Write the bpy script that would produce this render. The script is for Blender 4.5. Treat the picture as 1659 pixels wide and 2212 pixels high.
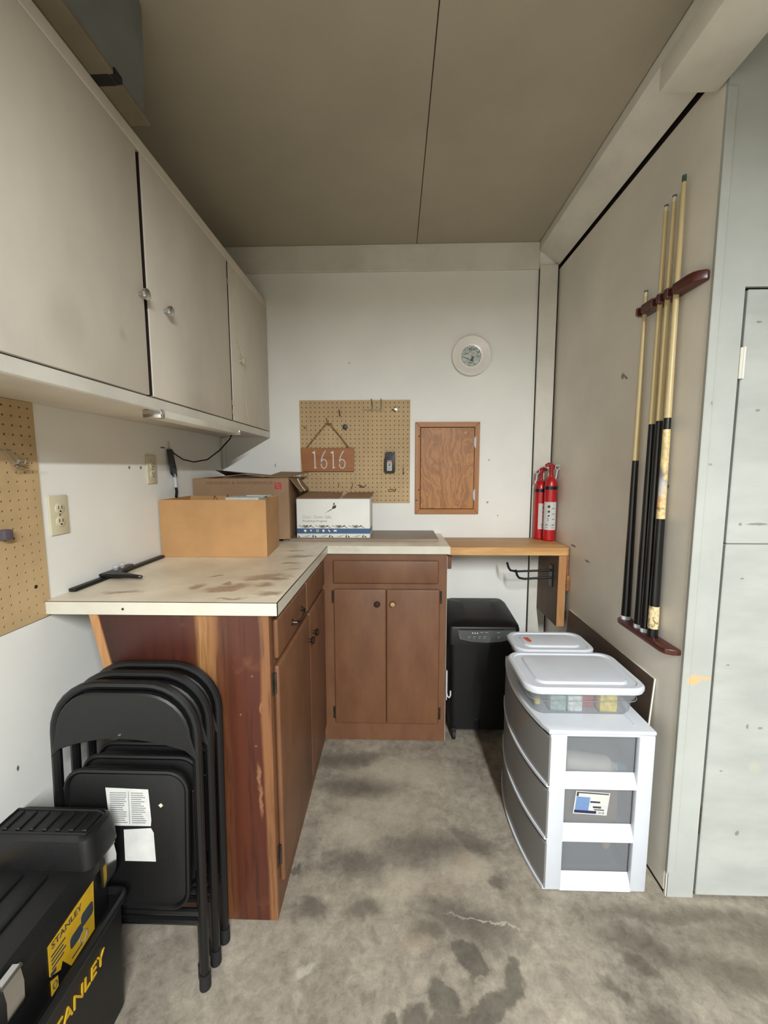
import bpy, bmesh, math, random
from mathutils import Vector, Matrix, Euler
random.seed(7)
C = bpy.context.scene.collection
for o in list(bpy.data.objects): bpy.data.objects.remove(o)
PI = math.pi

# ---------------------------------------------------------------- camera, world, light, exposure
cam_d = bpy.data.cameras.new('camera'); cam = bpy.data.objects.new('camera', cam_d); C.objects.link(cam)
cam_d.sensor_fit = 'HORIZONTAL'; cam_d.sensor_width = 36.0; cam_d.lens = 36.0 * 885.0 / 1659.0
cam_d.clip_start = 0.02
cam.location = (0, 0, 1.44)
cam.rotation_euler = Euler((math.radians(90 - 6.045), math.radians(0.087), math.radians(1.608)), 'XYZ')
bpy.context.scene.camera = cam
W = bpy.data.worlds.new('world'); bpy.context.scene.world = W; W.use_nodes = True
bgn = W.node_tree.nodes['Background']
bgn.inputs[0].default_value = (1.0, 0.97, 0.90, 1); bgn.inputs[1].default_value = 0.22
ld = bpy.data.lights.new('ceiling_lamp', 'AREA'); ld.shape = 'RECTANGLE'; ld.size = 0.08; ld.size_y = 2.6
ld.energy = 300; ld.color = (0.95, 0.985, 1.0)
lo = bpy.data.objects.new('ceiling_lamp', ld); C.objects.link(lo); lo.location = (.62,-1.95,2.40)
vs = bpy.context.scene.view_settings
vs.view_transform = 'Standard'; vs.look = 'None'; vs.gamma = 1.0; vs.use_curve_mapping = False
vs.exposure = 0.36

# ---------------------------------------------------------------- colour + material helpers
def s2l(c):
    c = c / 255.0
    return c / 12.92 if c <= 0.04045 else ((c + 0.055) / 1.055) ** 2.4
def rgb(c): return (s2l(c[0]), s2l(c[1]), s2l(c[2]), 1)

class NT:
    def __init__(s, m): s.nt = m.node_tree; s.n = s.nt.nodes; s.l = s.nt.links
    def new(s, t, **k):
        n = s.n.new(t)
        for a, v in k.items(): setattr(n, a, v)
        return n
    def link(s, a, b): s.l.new(a, b)
    def math(s, op, a, b=None, clamp=False):
        n = s.new('ShaderNodeMath', operation=op); n.use_clamp = clamp
        for i, v in enumerate((a, b)):
            if v is None: continue
            if isinstance(v, (int, float)): n.inputs[i].default_value = v
            else: s.link(v, n.inputs[i])
        return n.outputs[0]
    def mix(s, f, a, b, mode='MIX'):
        n = s.new('ShaderNodeMix', data_type='RGBA', blend_type=mode)
        for i, v in ((0, f), (6, a), (7, b)):
            if isinstance(v, (int, float)): n.inputs[i].default_value = v
            elif isinstance(v, tuple): n.inputs[i].default_value = v
            else: s.link(v, n.inputs[i])
        return n.outputs[2]
    def noise(s, vec, scale, detail=3, rough=.55, dist=0):
        n = s.new('ShaderNodeTexNoise'); n.inputs['Scale'].default_value = scale
        n.inputs['Detail'].default_value = detail; n.inputs['Roughness'].default_value = rough
        n.inputs['Distortion'].default_value = dist
        s.link(vec, n.inputs['Vector']); return n.outputs['Fac'], n.outputs['Color']
    def ramp(s, fac, stops):
        n = s.new('ShaderNodeValToRGB'); e = n.color_ramp.elements
        while len(e) < len(stops): e.new(0.5)
        for i, (p, c) in enumerate(stops): e[i].position = p; e[i].color = c if len(c) == 4 else rgb(c)
        s.link(fac, n.inputs[0]); return n.outputs[0]
    def smooth(s, v, a, b):
        n = s.new('ShaderNodeMapRange', interpolation_type='SMOOTHSTEP')
        s.link(v, n.inputs[0]); n.inputs[1].default_value = a; n.inputs[2].default_value = b
        return n.outputs[0]
    def blob(s, vec, c, r, rot=0.0, soft=.35, axis=2):
        m = s.new('ShaderNodeMapping', vector_type='TEXTURE')
        m.inputs['Location'].default_value = c
        e = [0, 0, 0]; e[axis] = rot; m.inputs['Rotation'].default_value = e
        m.inputs['Scale'].default_value = r
        s.link(vec, m.inputs['Vector'])
        L = s.new('ShaderNodeVectorMath', operation='LENGTH'); s.link(m.outputs[0], L.inputs[0])
        return s.smooth(L.outputs['Value'], 1.0 + soft, 1.0 - soft)
    def warp(s, vec, scale, amt):
        f, col = s.noise(vec, scale, 3)
        a = s.new('ShaderNodeVectorMath', operation='SUBTRACT'); s.link(col, a.inputs[0]); a.inputs[1].default_value = (.5, .5, .5)
        b = s.new('ShaderNodeVectorMath', operation='SCALE'); s.link(a.outputs[0], b.inputs[0]); b.inputs['Scale'].default_value = amt
        c = s.new('ShaderNodeVectorMath', operation='ADD'); s.link(vec, c.inputs[0]); s.link(b.outputs[0], c.inputs[1])
        return c.outputs[0]
    def bump(s, h, strength, dist=.002):
        b = s.new('ShaderNodeBump'); b.inputs['Strength'].default_value = strength; b.inputs['Distance'].default_value = dist
        s.link(h, b.inputs['Height']); s.link(b.outputs[0], s.bsdf.inputs['Normal'])

def base_mat(name, rough=.5, metal=0, spec=.5):
    m = bpy.data.materials.new(name); m.use_nodes = True
    t = NT(m); t.bsdf = t.n['Principled BSDF']
    t.bsdf.inputs['Roughness'].default_value = rough; t.bsdf.inputs['Metallic'].default_value = metal
    t.bsdf.inputs['Specular IOR Level'].default_value = spec
    tc = t.new('ShaderNodeTexCoord'); t.co = tc.outputs['Object']
    return m, t
def stretch(t, vec, sc):
    m = t.new('ShaderNodeMapping'); m.inputs['Scale'].default_value = sc; t.link(vec, m.inputs['Vector']); return m.outputs[0]
def mat(name, col, rough=.5, var=.12, scale=6, bump=.0, bscale=150, metal=0, spec=.5, sc=(1, 1, 1), col2=None, blobs=(), org=(0, 0, 0), warp=(14, .05)):
    """paint / plastic / card with noise wear; blobs = [(colour, strength, [(centre, radii, rot, soft, axis)...])]"""
    m, t = base_mat(name, rough, metal, spec)
    v = stretch(t, t.co, sc)
    f, _ = t.noise(v, scale, 5, .6)
    c2 = col2 or tuple(x * (1 - var) for x in col)
    c1 = col if col2 else tuple(min(255, x * (1 + var * .35)) for x in col)
    out = t.ramp(f, [(.32, rgb(c2)), (.66, rgb(c1))])
    if blobs:
        w = t.warp(t.co, warp[0], warp[1])
        for bc, st, bl in blobs:
            msk = None
            for b in bl:
                c, r, rot, soft, ax = (list(b) + [0, .35, 2][len(b) - 2:])[:5]
                k = t.blob(w, tuple(c[i] - org[i] for i in range(3)), r, rot, soft, ax)
                msk = k if msk is None else t.math('MAXIMUM', msk, k)
            out = t.mix(t.math('MULTIPLY', msk, st), out, rgb(bc))
    t.link(out, t.bsdf.inputs['Base Color'])
    if bump:
        g, _ = t.noise(t.co, bscale, 2); t.bump(g, bump)
    return m
def wood(name, a, b, axis, scale=14, rough=.5, ring=6, c=None, warp=.25, spec=.4):
    """grain running along one axis"""
    m, t = base_mat(name, rough, 0, spec)
    sc = [1, 1, 1]; sc[axis] = .07
    v = stretch(t, t.warp(t.co, 2.5, warp * .2), tuple(sc))
    f, _ = t.noise(v, scale, 5, .6, 1.2)
    g, _ = t.noise(v, scale * 6, 3, .6)
    x = t.math('ADD', t.math('MULTIPLY', f, .75), t.math('MULTIPLY', g, .25))
    st = [(.33, rgb(a)), (.52, rgb(tuple((p + q) / 2 for p, q in zip(a, b)))), (.64, rgb(b))]
    if c: st.append((.74, rgb(c)))
    t.link(t.ramp(x, st), t.bsdf.inputs['Base Color']); t.bump(g, .15, .001)
    return m
def clear(name, tint, opac, rough=.3):
    m, t = base_mat(name, rough)
    t.bsdf.inputs['Base Color'].default_value = rgb(tint)
    tr = t.new('ShaderNodeBsdfTransparent'); tr.inputs[0].default_value = (.95, .96, .97, 1)
    tl = t.new('ShaderNodeBsdfTranslucent'); tl.inputs[0].default_value = rgb(tint)
    a = t.new('ShaderNodeMixShader'); a.inputs[0].default_value = .4
    t.link(t.bsdf.outputs[0], a.inputs[1]); t.link(tl.outputs[0], a.inputs[2])
    b = t.new('ShaderNodeMixShader'); b.inputs[0].default_value = opac
    t.link(tr.outputs[0], b.inputs[1]); t.link(a.outputs[0], b.inputs[2])
    t.link(b.outputs[0], t.n['Material Output'].inputs[0])
    return m

# ---------------------------------------------------------------- mesh helpers
class B:
    def __init__(s): s.bm = bmesh.new()
    def box(s, lo, hi, bev=0, seg=2):
        r = bmesh.ops.create_cube(s.bm, size=1.0); vs_ = r['verts']
        for v in vs_:
            v.co = Vector([lo[i] + (v.co[i] + .5) * (hi[i] - lo[i]) for i in range(3)])
        if bev:
            es = list({e for v in vs_ for e in v.link_edges})
            bmesh.ops.bevel(s.bm, geom=es, offset=bev, segments=seg, profile=.5, affect='EDGES')
        return s
    def loft(s, rings, cap=True, close=True):
        rr = [[s.bm.verts.new(p) for p in ring] for ring in rings]
        n = len(rr[0])
        for a, b in zip(rr, rr[1:]):
            for i in range(n if close else n - 1):
                j = (i + 1) % n
                s.bm.faces.new((a[i], a[j], b[j], b[i]))
        if cap:
            s.bm.faces.new(list(reversed(rr[0]))); s.bm.faces.new(rr[-1])
        return s
    def cyl(s, p0, p1, r0, r1=None, seg=16):
        return s.tube([p0, p1], r0, seg, radii=[r0, r0 if r1 is None else r1])
    def tube(s, path, r, seg=8, radii=None, closed=False, flat=None):
        P = [Vector(p) for p in path]; n = len(P); rings = []; up = None
        for i, p in enumerate(P):
            if closed: d = P[(i + 1) % n] - P[i - 1]
            else: d = P[min(i + 1, n - 1)] - P[max(i - 1, 0)]
            d.normalize()
            if up is None:
                up = Vector((0, 0, 1)) if abs(d.z) < .9 else Vector((0, 1, 0))
            u = (up - d * up.dot(d)); u = u.normalized() if u.length > 1e-6 else d.orthogonal().normalized()
            w = d.cross(u); up = u
            q = radii[i] if radii else r
            rings.append([p + (u * math.cos(2 * PI * k / seg) + w * math.sin(2 * PI * k / seg)) * q for k in range(seg)])
        if closed: rings.append(rings[0]); return s.loft(rings, cap=False)
        return s.loft(rings)
    def lathe(s, prof, c, seg=24, axis=2):
        rings = []
        for r, z in prof:
            ring = []
            for k in range(seg):
                a = 2 * PI * k / seg; p = [r * math.cos(a), r * math.sin(a)]
                q = {2: (p[0], p[1], z), 1: (p[0], z, -p[1]), 0: (z, p[0], p[1])}[axis]
                ring.append(Vector(c) + Vector(q))
            rings.append(ring)
        return s.loft(rings)
    def prism(s, poly, axis, a, b, bev=0, seg=2):
        def P(p, t): return {0: (t, p[0], p[1]), 1: (p[0], t, p[1]), 2: (p[0], p[1], t)}[axis]
        v0 = [s.bm.verts.new(P(p, a)) for p in poly]; v1 = [s.bm.verts.new(P(p, b)) for p in poly]
        n = len(poly); f0 = s.bm.faces.new(v0); f1 = s.bm.faces.new(list(reversed(v1)))
        for i in range(n):
            j = (i + 1) % n; s.bm.faces.new((v0[j], v0[i], v1[i], v1[j]))
        if bev:
            es = list(f1.edges) + list(f0.edges)
            bmesh.ops.bevel(s.bm, geom=es, offset=bev, segments=seg, profile=.5, affect='EDGES')
        return s
    def sphere(s, c, r, sc=(1, 1, 1), u=14, v=8):
        q = bmesh.ops.create_uvsphere(s.bm, u_segments=u, v_segments=v, radius=r)
        for w in q['verts']: w.co = Vector([c[i] + w.co[i] * sc[i] for i in range(3)])
        return s
    def text(s, body, size, o, right, up, ext=.0006, width=None, shear=0):
        cu = bpy.data.curves.new('t', 'FONT'); cu.body = body; cu.size = size; cu.extrude = ext; cu.resolution_u = 3; cu.shear = shear
        ob = bpy.data.objects.new('t', cu); C.objects.link(ob)
        dg = bpy.context.evaluated_depsgraph_get(); dg.update()
        me = bpy.data.meshes.new_from_object(ob.evaluated_get(dg))
        bpy.data.objects.remove(ob); bpy.data.curves.remove(cu)
        xs = [v.co.x for v in me.vertices]; x0, x1 = min(xs), max(xs)
        k = 1 if not width else width / (x1 - x0)
        R = Vector(right); U = Vector(up); N = R.cross(U)
        for v in me.vertices: v.co = Vector(o) + R * ((v.co.x - x0) * k) + U * v.co.y + N * v.co.z
        s.bm.from_mesh(me); bpy.data.meshes.remove(me); return s

def rrect(x0, x1, y0, y1, r, n=5):
    pts = []
    for cx, cy, a0 in ((x1 - r, y1 - r, 0), (x0 + r, y1 - r, 90), (x0 + r, y0 + r, 180), (x1 - r, y0 + r, 270)):
        for k in range(n + 1):
            a = math.radians(a0 + 90 * k / n); pts.append((cx + r * math.cos(a), cy + r * math.sin(a)))
    return pts
def wloc(o):
    v = Vector((0, 0, 0))
    while o: v = v + Vector(o.location); o = o.parent
    return v
def obj(name, b, m, parent=None, smooth=True, origin=None, ang=35):
    bm = b.bm
    bmesh.ops.recalc_face_normals(bm, faces=bm.faces)
    if parent is not None: off = wloc(parent)
    elif origin is not None: off = Vector(origin)
    else:
        co = [v.co for v in bm.verts]
        off = Vector(((min(c.x for c in co) + max(c.x for c in co)) / 2, (min(c.y for c in co) + max(c.y for c in co)) / 2, min(c.z for c in co)))
    bmesh.ops.translate(bm, verts=bm.verts, vec=-off)
    me = bpy.data.meshes.new(name); bm.to_mesh(me); bm.free()
    if smooth:
        me.polygons.foreach_set('use_smooth', [True] * len(me.polygons)); me.set_sharp_from_angle(angle=math.radians(ang))
    me.materials.append(m)
    o = bpy.data.objects.new(name, me); C.objects.link(o)
    if parent is not None: o.parent = parent
    else: o.location = off
    return o
def tag(o, label, cat, group=None):
    o['label'] = label; o['category'] = cat
    if group: o['group'] = group
    return o
def thing(name, label, cat, loc, group=None):
    o = bpy.data.objects.new(name, None); o.empty_display_size = .05; C.objects.link(o); o.location = loc
    return tag(o, label, cat, group)
def struct(name, b, m, parent=None, smooth=True):
    o = obj(name, b, m, parent, smooth, origin=None if parent else (0, 0, 0))
    if parent is None: o['kind'] = 'structure'
    return o
def dup(root, loc, label):
    r = root.copy(); C.objects.link(r); r.location = loc; r['label'] = label
    for ch in list(root.children):
        c = ch.copy(); C.objects.link(c); c.parent = r
        for g in list(ch.children):
            d = g.copy(); C.objects.link(d); d.parent = c
    return r

# ---------------------------------------------------------------- room measures
XL, YB, XR, YF, ZC = -1.039, 2.45, 0.913, 1.266, 2.69

# ---------------------------------------------------------------- materials
white_paint = (232, 231, 224)  # left and back walls lightened to make up for light they lack
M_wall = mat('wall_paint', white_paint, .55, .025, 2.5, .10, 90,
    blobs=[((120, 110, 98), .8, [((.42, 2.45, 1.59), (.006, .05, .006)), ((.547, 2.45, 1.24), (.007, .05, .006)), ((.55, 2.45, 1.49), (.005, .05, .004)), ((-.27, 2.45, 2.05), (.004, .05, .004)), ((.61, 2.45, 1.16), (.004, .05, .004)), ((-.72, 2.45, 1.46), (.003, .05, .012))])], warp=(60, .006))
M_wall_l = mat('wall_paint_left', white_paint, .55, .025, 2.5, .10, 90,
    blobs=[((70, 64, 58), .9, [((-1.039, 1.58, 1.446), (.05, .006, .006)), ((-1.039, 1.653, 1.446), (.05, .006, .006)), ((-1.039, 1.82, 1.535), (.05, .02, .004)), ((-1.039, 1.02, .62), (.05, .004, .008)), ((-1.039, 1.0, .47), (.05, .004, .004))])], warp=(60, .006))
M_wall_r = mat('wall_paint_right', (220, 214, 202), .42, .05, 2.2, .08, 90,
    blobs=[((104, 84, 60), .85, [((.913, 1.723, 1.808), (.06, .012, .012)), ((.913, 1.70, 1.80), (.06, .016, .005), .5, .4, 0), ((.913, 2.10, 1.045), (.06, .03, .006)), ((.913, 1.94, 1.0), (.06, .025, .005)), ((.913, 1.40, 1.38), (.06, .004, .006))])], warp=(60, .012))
M_front = mat('wall_paint_front_dimmed', (172, 175, 169), .55, .06, 3, .12, 80,  # the same wall paint, darkened here to offset the lamp's excess light
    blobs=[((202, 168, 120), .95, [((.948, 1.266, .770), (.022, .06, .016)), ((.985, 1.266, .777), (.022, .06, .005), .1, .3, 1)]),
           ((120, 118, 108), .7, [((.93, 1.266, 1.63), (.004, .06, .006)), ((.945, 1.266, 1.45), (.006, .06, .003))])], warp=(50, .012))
M_door = mat('door_paint_dimmed', (172, 175, 169), .5, .07, 3, .12, 70, sc=(1, 1, 3),  # darkened like the front wall, against too much lamp light
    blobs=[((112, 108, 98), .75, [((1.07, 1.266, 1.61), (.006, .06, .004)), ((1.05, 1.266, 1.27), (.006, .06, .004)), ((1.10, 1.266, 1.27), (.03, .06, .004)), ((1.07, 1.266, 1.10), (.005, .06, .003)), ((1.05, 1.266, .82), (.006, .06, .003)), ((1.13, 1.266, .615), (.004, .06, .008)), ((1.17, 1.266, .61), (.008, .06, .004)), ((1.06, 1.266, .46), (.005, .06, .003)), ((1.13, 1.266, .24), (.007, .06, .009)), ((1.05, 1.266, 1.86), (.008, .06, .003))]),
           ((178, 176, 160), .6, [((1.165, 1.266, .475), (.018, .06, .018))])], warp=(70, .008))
M_trim = mat('trim_paint', (216, 212, 200), .5, .07, 4, .12, 70)
M_ceil = mat('ceiling_paint', (168, 160, 142), .75, .05, 1.6, .15, 120)
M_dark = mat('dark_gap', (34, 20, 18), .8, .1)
M_black = mat('black_plastic', (11, 11, 12), .42, .15, 20, .12, 350)
M_blackg = mat('black_gloss', (14, 14, 15), .24, .1)
M_blackmetal = mat('black_enamel', (11, 11, 12), .38, .1, 30, .06, 300)
M_vinyl = mat('black_vinyl', (15, 15, 15), .5, .15, 40, .2, 500)
M_rubber = mat('rubber', (18, 18, 19), .7, .1)
M_chrome = mat('chrome', (205, 205, 205), .18, .05, metal=1)
M_steel = mat('steel_wire', (150, 146, 138), .35, .1, metal=1)
M_brass = mat('brass', (190, 166, 118), .32, .1, metal=1)
M_bronze = mat('dark_bronze', (62, 46, 36), .4, .2, metal=.7)
M_hinge = mat('tarnished_hinge', (72, 62, 52), .45, .3, 40, metal=.6)
M_ivory = mat('ivory_plastic', (203, 195, 166), .4, .05)
M_white = mat('white_plastic', (196, 200, 206), .32, .03, 4)
M_paper = mat('paper', (196, 196, 192), .7, .05, 30)
M_ink = mat('ink_grey', (120, 122, 120), .7, .1)
M_inkdk = mat('ink_dark', (50, 52, 52), .7, .1)
M_red = mat('red_paint', (178, 22, 26), .28, .08, 5)
M_card = mat('cardboard', (184, 140, 91), .75, .07, 5, .08, 200)
M_card2 = mat('cardboard_dull', (150, 120, 90), .78, .08, 5, .08, 200)
M_cardwhite = mat('white_card', (222, 222, 216), .6, .03, 5)
M_brown = mat('brown_cabinet_paint', (116, 79, 52), .5, .16, 5, .14, 90, sc=(2.2, 2.2, .8), col2=(101, 65, 43),
              blobs=[])
M_pine = wood('pine_board', (176, 128, 78), (210, 164, 106), 0, 22, .5, c=(218, 174, 118))
M_pine_v = wood('pine_upright', (158, 112, 70), (186, 138, 90), 2, 22, .5)
M_pine_d = wood('brown_plank', (82, 58, 42), (106, 78, 54), 2, 18, .6)
M_red_wood = mat('cleat_wood', (150, 92, 56), .5, .2, 30)
M_hardboard = mat('pegboard_tan', (188, 160, 118), .62, .07, 5, .05, 300)
M_rack = wood('mahogany', (58, 26, 22), (88, 44, 34), 1, 26, .3)
M_maple = wood('maple', (182, 162, 118), (204, 184, 138), 2, 30, .3)
M_grey_tote = mat('grey_tote', (116, 122, 120), .35, .1, 6)
M_glasspad = clear('clear_pad', (225, 228, 230), .35, .1)
M_frost = clear('frosted_drawer', (176, 179, 182), .40, .35)
M_frost2 = clear('smoky_drawer_front', (160, 158, 155), .74, .3)
M_clearbin = clear('clear_bin', (186, 188, 192), .42, .15)
M_rope = mat('jute', (140, 108, 66), .85, .2, 80)

# floor
m, t = base_mat('concrete', .62, 0, .35)
f1, _ = t.noise(t.warp(t.co, 4, .20), 3.4, 9, .70)
f2, _ = t.noise(t.warp(t.co, 14, .05), 26, 6, .72); f3, _ = t.noise(t.co, 120, 3, .6)
x = t.math('ADD', t.math('MULTIPLY', f1, .55), t.math('MULTIPLY', f2, .45))
col = t.ramp(x, [(.34, (92, 84, 73)), (.46, (128, 120, 107)), (.55, (146, 137, 122)), (.70, (174, 165, 147))])
wv = t.warp(t.warp(t.warp(t.co, 6, .10), 26, .04), 80, .018)
def addblobs(col, colr, st, bl):
    k = None
    for (x0, y0, rx, ry, ro, so) in bl:
        q = t.blob(wv, (x0, y0, 0), (rx, ry, 1), ro, so)
        k = q if k is None else t.math('MAXIMUM', k, q)
    return t.mix(t.math('MULTIPLY', k, st), col, rgb(colr))
col = addblobs(col, (176, 166, 146), .5, [(-.17, 1.50, .11, .06, 0, .6), (-.04, 1.62, .16, .10, 0, .7), (.04, 1.80, .2, .10, 0, .7), (-.12, 1.84, .06, .03, 0, .5), (.02, 1.27, .12, .05, .4, .7), (.26, 1.36, .09, .06, 0, .6)])
col = addblobs(col, (74, 68, 60), .62, [(-.24, 1.90, .15, .05, .1, .6), (-.16, 1.72, .16, .06, 0, .7), (-.13, 1.36, .09, .05, .1, .5), (.10, 1.42, .16, .06, .1, .7), (.30, 1.46, .09, .04, -.6, .5), (.36, 1.30, .035, .025, -.4, .4), (-.28, 1.19, .05, .03, 0, .5), (.23, 1.17, .14, .05, -.25, .6), (.11, 1.14, .06, .03, .2, .6), (-.10, 1.20, .07, .03, .3, .7)])
col = addblobs(col, (60, 58, 50), .62, [(.215, 1.07, .055, .035, -.6, .16), (.335, 1.02, .028, .06, -.35, .2), (.26, .955, .07, .03, .5, .2), (.14, .965, .055, .035, -.9, .25), (.05, .925, .05, .03, .2, .3), (-.355, 1.325, .018, .014, 0, .3), (.16, .90, .12, .03, 0, .3), (-.02, .91, .02, .04, .3, .3)])
col = addblobs(col, (72, 64, 54), .6, [(.77, 1.10, .14, .04, -.3, .7), (.98, 1.06, .12, .05, -.2, .7), (1.2, 1.15, .3, .05, 0, .8), (.72, .93, .06, .03, -.6, .6), (.95, 1.2, .3, .03, 0, .7), (1.06, .92, .15, .06, .3, .7), (.70, 1.06, .05, .02, -.7, .5), (.62, 1.0, .04, .015, -.7, .5)])
col = addblobs(col, (146, 124, 100), .2, [(.06, 1.10, .05, .03, 0, .6), (.25, 1.38, .04, .04, 0, .6), (.16, 1.28, .05, .04, .4, .7)])
col = addblobs(col, (176, 172, 156), .6, [(.30, 1.17, .12, .003, -.14, .5), (-.26, 1.03, .03, .012, .2, .5)])
col = t.mix(t.math('MULTIPLY', t.smooth(f3, .5, .75), .22), col, rgb((70, 64, 56)))
t.link(col, t.bsdf.inputs['Base Color']); t.bump(f2, .25, .004)
M_floor = m

# laminate counter top
ORG_CT = (-.345, 1.8, 1.02)
def CTB(l): return [((x0, y0, 1.052), (rx, ry, .2), ro, so) for x0, y0, rx, ry, ro, so in l]
M_lam = mat('cream_laminate', (230, 219, 196), .38, .09, 6, .03, 200, org=ORG_CT, warp=(20, .085), blobs=[
    ((170, 146, 116), .35, CTB([(-.62, 1.5, .30, .22, .4, .9), (-.55, 1.3, .2, .1, .2, .9)])),
    ((134, 100, 76), .7, CTB([(-.483, 1.409, .035, .012, .3, .5), (-.43, 1.41, .045, .014, -.1, .6), (-.385, 1.44, .02, .008, 0, .5), (-.549, 1.268, .05, .016, .35, .6), (-.523, 1.335, .022, .01, .3, .5), (-.50, 1.19, .04, .009, 0, .6), (-.437, 1.646, .035, .016, .2, .5), (-.471, 1.903, .04, .012, .2, .6), (-.645, 1.437, .03, .012, .2, .5), (-.57, 1.35, .012, .02, .3, .5), (-.40, 1.55, .03, .01, .6, .6), (-.86, 1.24, .05, .012, .2, .7), (-.47, 1.44, .07, .03, .4, .8), (-.55, 1.30, .07, .03, .5, .8), (-.44, 1.33, .03, .02, 0, .8), (-.40, 1.24, .04, .02, .2, .8), (-.66, 1.30, .02, .03, 0, .7), (-.42, 1.78, .05, .02, .3, .8)]))])
M_lam_edge = mat('laminate_edge', (208, 203, 187), .4, .05, 8, blobs=[((170, 140, 108), .5, [((.10, 0, .02), (.10, .2, .012), 0, .9), ((.02, 0, .03), (.05, .2, .006), 0, .8)])], warp=(30, .05))
M_topboard = wood('walnut_board', (118, 100, 86), (150, 132, 116), 0, 20, .45)

# stripped and stained end panel
ORG_CAB = (-.37, 1.6, 0)
m, t = base_mat('stained_end_panel', .38, 0, .45)
v = stretch(t, t.warp(t.co, 3, .02), (1, 1, .05))
g, _ = t.noise(v, 38, 5, .65); g2, _ = t.noise(t.co, 5, 4, .6)
sx = t.new('ShaderNodeSeparateXYZ'); t.link(t.warp(v, 9, .05), sx.inputs[0])
u = t.math('ADD', sx.outputs[0], .53)          # 0 at the rear edge .53 wide
u = t.math('DIVIDE', u, .54)
stain, bare = (92, 34, 22), (150, 98, 54)
col = t.ramp(u, [(.0, (56, 26, 20)), (.50, (70, 32, 23)), (.555, (80, 42, 27)), (.585, (158, 114, 70)), (.655, (134, 92, 58)), (.695, (98, 58, 36)), (.74, (74, 38, 25)), (.80, (84, 42, 27)), (.915, (74, 35, 24)), (.935, (128, 86, 54)), (1.0, (124, 82, 52))])
col = t.mix(t.math('MULTIPLY', t.smooth(g, .48, .68), .65), col, rgb((44, 23, 16)))
col = t.mix(t.math('MULTIPLY', t.smooth(g2, .60, .74), .22), col, rgb((170, 120, 74)))
sz = t.new('ShaderNodeSeparateXYZ'); t.link(t.co, sz.inputs[0])
pale = t.math('MULTIPLY', t.smooth(sz.outputs[2], .10, .02), t.smooth(g2, .45, .65))
col = t.mix(t.math('MULTIPLY', pale, .6), col, rgb((150, 112, 78)))
w2 = t.warp(t.co, 40, .02)
k = None
for c in [((-.035, 0, .72), (.003, 9, .018)), ((-.05, 0, .50), (.005, 9, .035)), ((-.045, 0, .42), (.006, 9, .05)), ((-.06, 0, .82), (.003, 9, .003)), ((-.10, 0, .70), (.003, 9, .003)), ((-.055, 0, .60), (.003, 9, .003))]:
    q = t.blob(w2, c[0], c[1], 0, .5); k = q if k is None else t.math('MAXIMUM', k, q)
col = t.mix(t.math('MULTIPLY', k, .45), col, rgb((168, 122, 86)))
t.link(col, t.bsdf.inputs['Base Color']); t.bump(g, .15, .001)
M_end = m

# figured plywood
m, t = base_mat('figured_plywood', .45, 0, .4)
v = stretch(t, t.warp(t.co, 6, .12), (1, 1, .28))
f, _ = t.noise(v, 7.5, 2, .5, 1.6)
s = t.math('SINE', t.math('MULTIPLY', f, 40))
g, _ = t.noise(stretch(t, t.co, (1, 1, .06)), 90, 3)
x = t.math('ADD', t.math('MULTIPLY', s, .22), t.math('MULTIPLY', g, .6))
t.link(t.ramp(x, [(.0, (146, 98, 56)), (.30, (166, 114, 67)), (.55, (178, 126, 76))]), t.bsdf.inputs['Base Color'])
M_ply = m
M_doorframe = wood('access_frame_wood', (156, 104, 60), (184, 130, 80), 2, 24, .45)
M_doorframe_h = wood('access_frame_wood_h', (156, 104, 60), (184, 130, 80), 0, 24, .45)
M_sign = wood('cedar_sign', (140, 88, 48), (172, 114, 66), 0, 18, .5)

M_cab_white = mat('upper_cabinet_paint', (212, 204, 190), .5, .08, 2.2, .10, 70, sc=(1, 1, .5), blobs=[
    ((160, 142, 124), .25, [((.0, -.55, .14), (.3, .05, .06), 0, .8), ((.0, -.36, .18), (.3, .012, .02), 0, .7), ((.0, .05, .05), (.3, .10, .04), 0, .9)])])

# ================================================================ SETTING
b = B(); b.box((XL - .3, -3.2, -.1), (3.2, YB + .2, 0)); struct('floor', b, M_floor, smooth=False)
b = B(); b.box((XL - .3, -3.2, ZC + .012), (3.2, YB + .2, ZC + .1)); ceil = struct('ceiling', b, M_dark, smooth=False)
b = B(); b.box((XL - .02, -3.2, ZC), (.1150, YB + .02, ZC + .0125), .002, 1); obj('ceiling_panel', b, M_ceil, ceil)
b = B(); b.box((.1178, -3.2, ZC), (.7985, YB + .02, ZC + .0125), .002, 1); obj('ceiling_panel', b, M_ceil, ceil)
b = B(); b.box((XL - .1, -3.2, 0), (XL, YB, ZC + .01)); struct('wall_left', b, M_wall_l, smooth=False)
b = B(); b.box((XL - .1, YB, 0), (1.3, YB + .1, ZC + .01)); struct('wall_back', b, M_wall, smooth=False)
b = B(); b.box((XR, YF + .012, .012), (XR + .018, YB - .004, 2.547), .002, 1); wr = struct('wall_right', b, M_wall_r)
b = B(); b.box((XR + .019, YF + .03, 0), (XR + .03, YB, ZC + .011)); b.box((.898, YB - .006, 0), (.931, YB - .0005, 2.6)); b.box((XR + .004, YF + .02, 0), (XR + .018, YB - .01, .0118)); obj('gap_backing', b, M_dark, wr, smooth=False)
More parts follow.
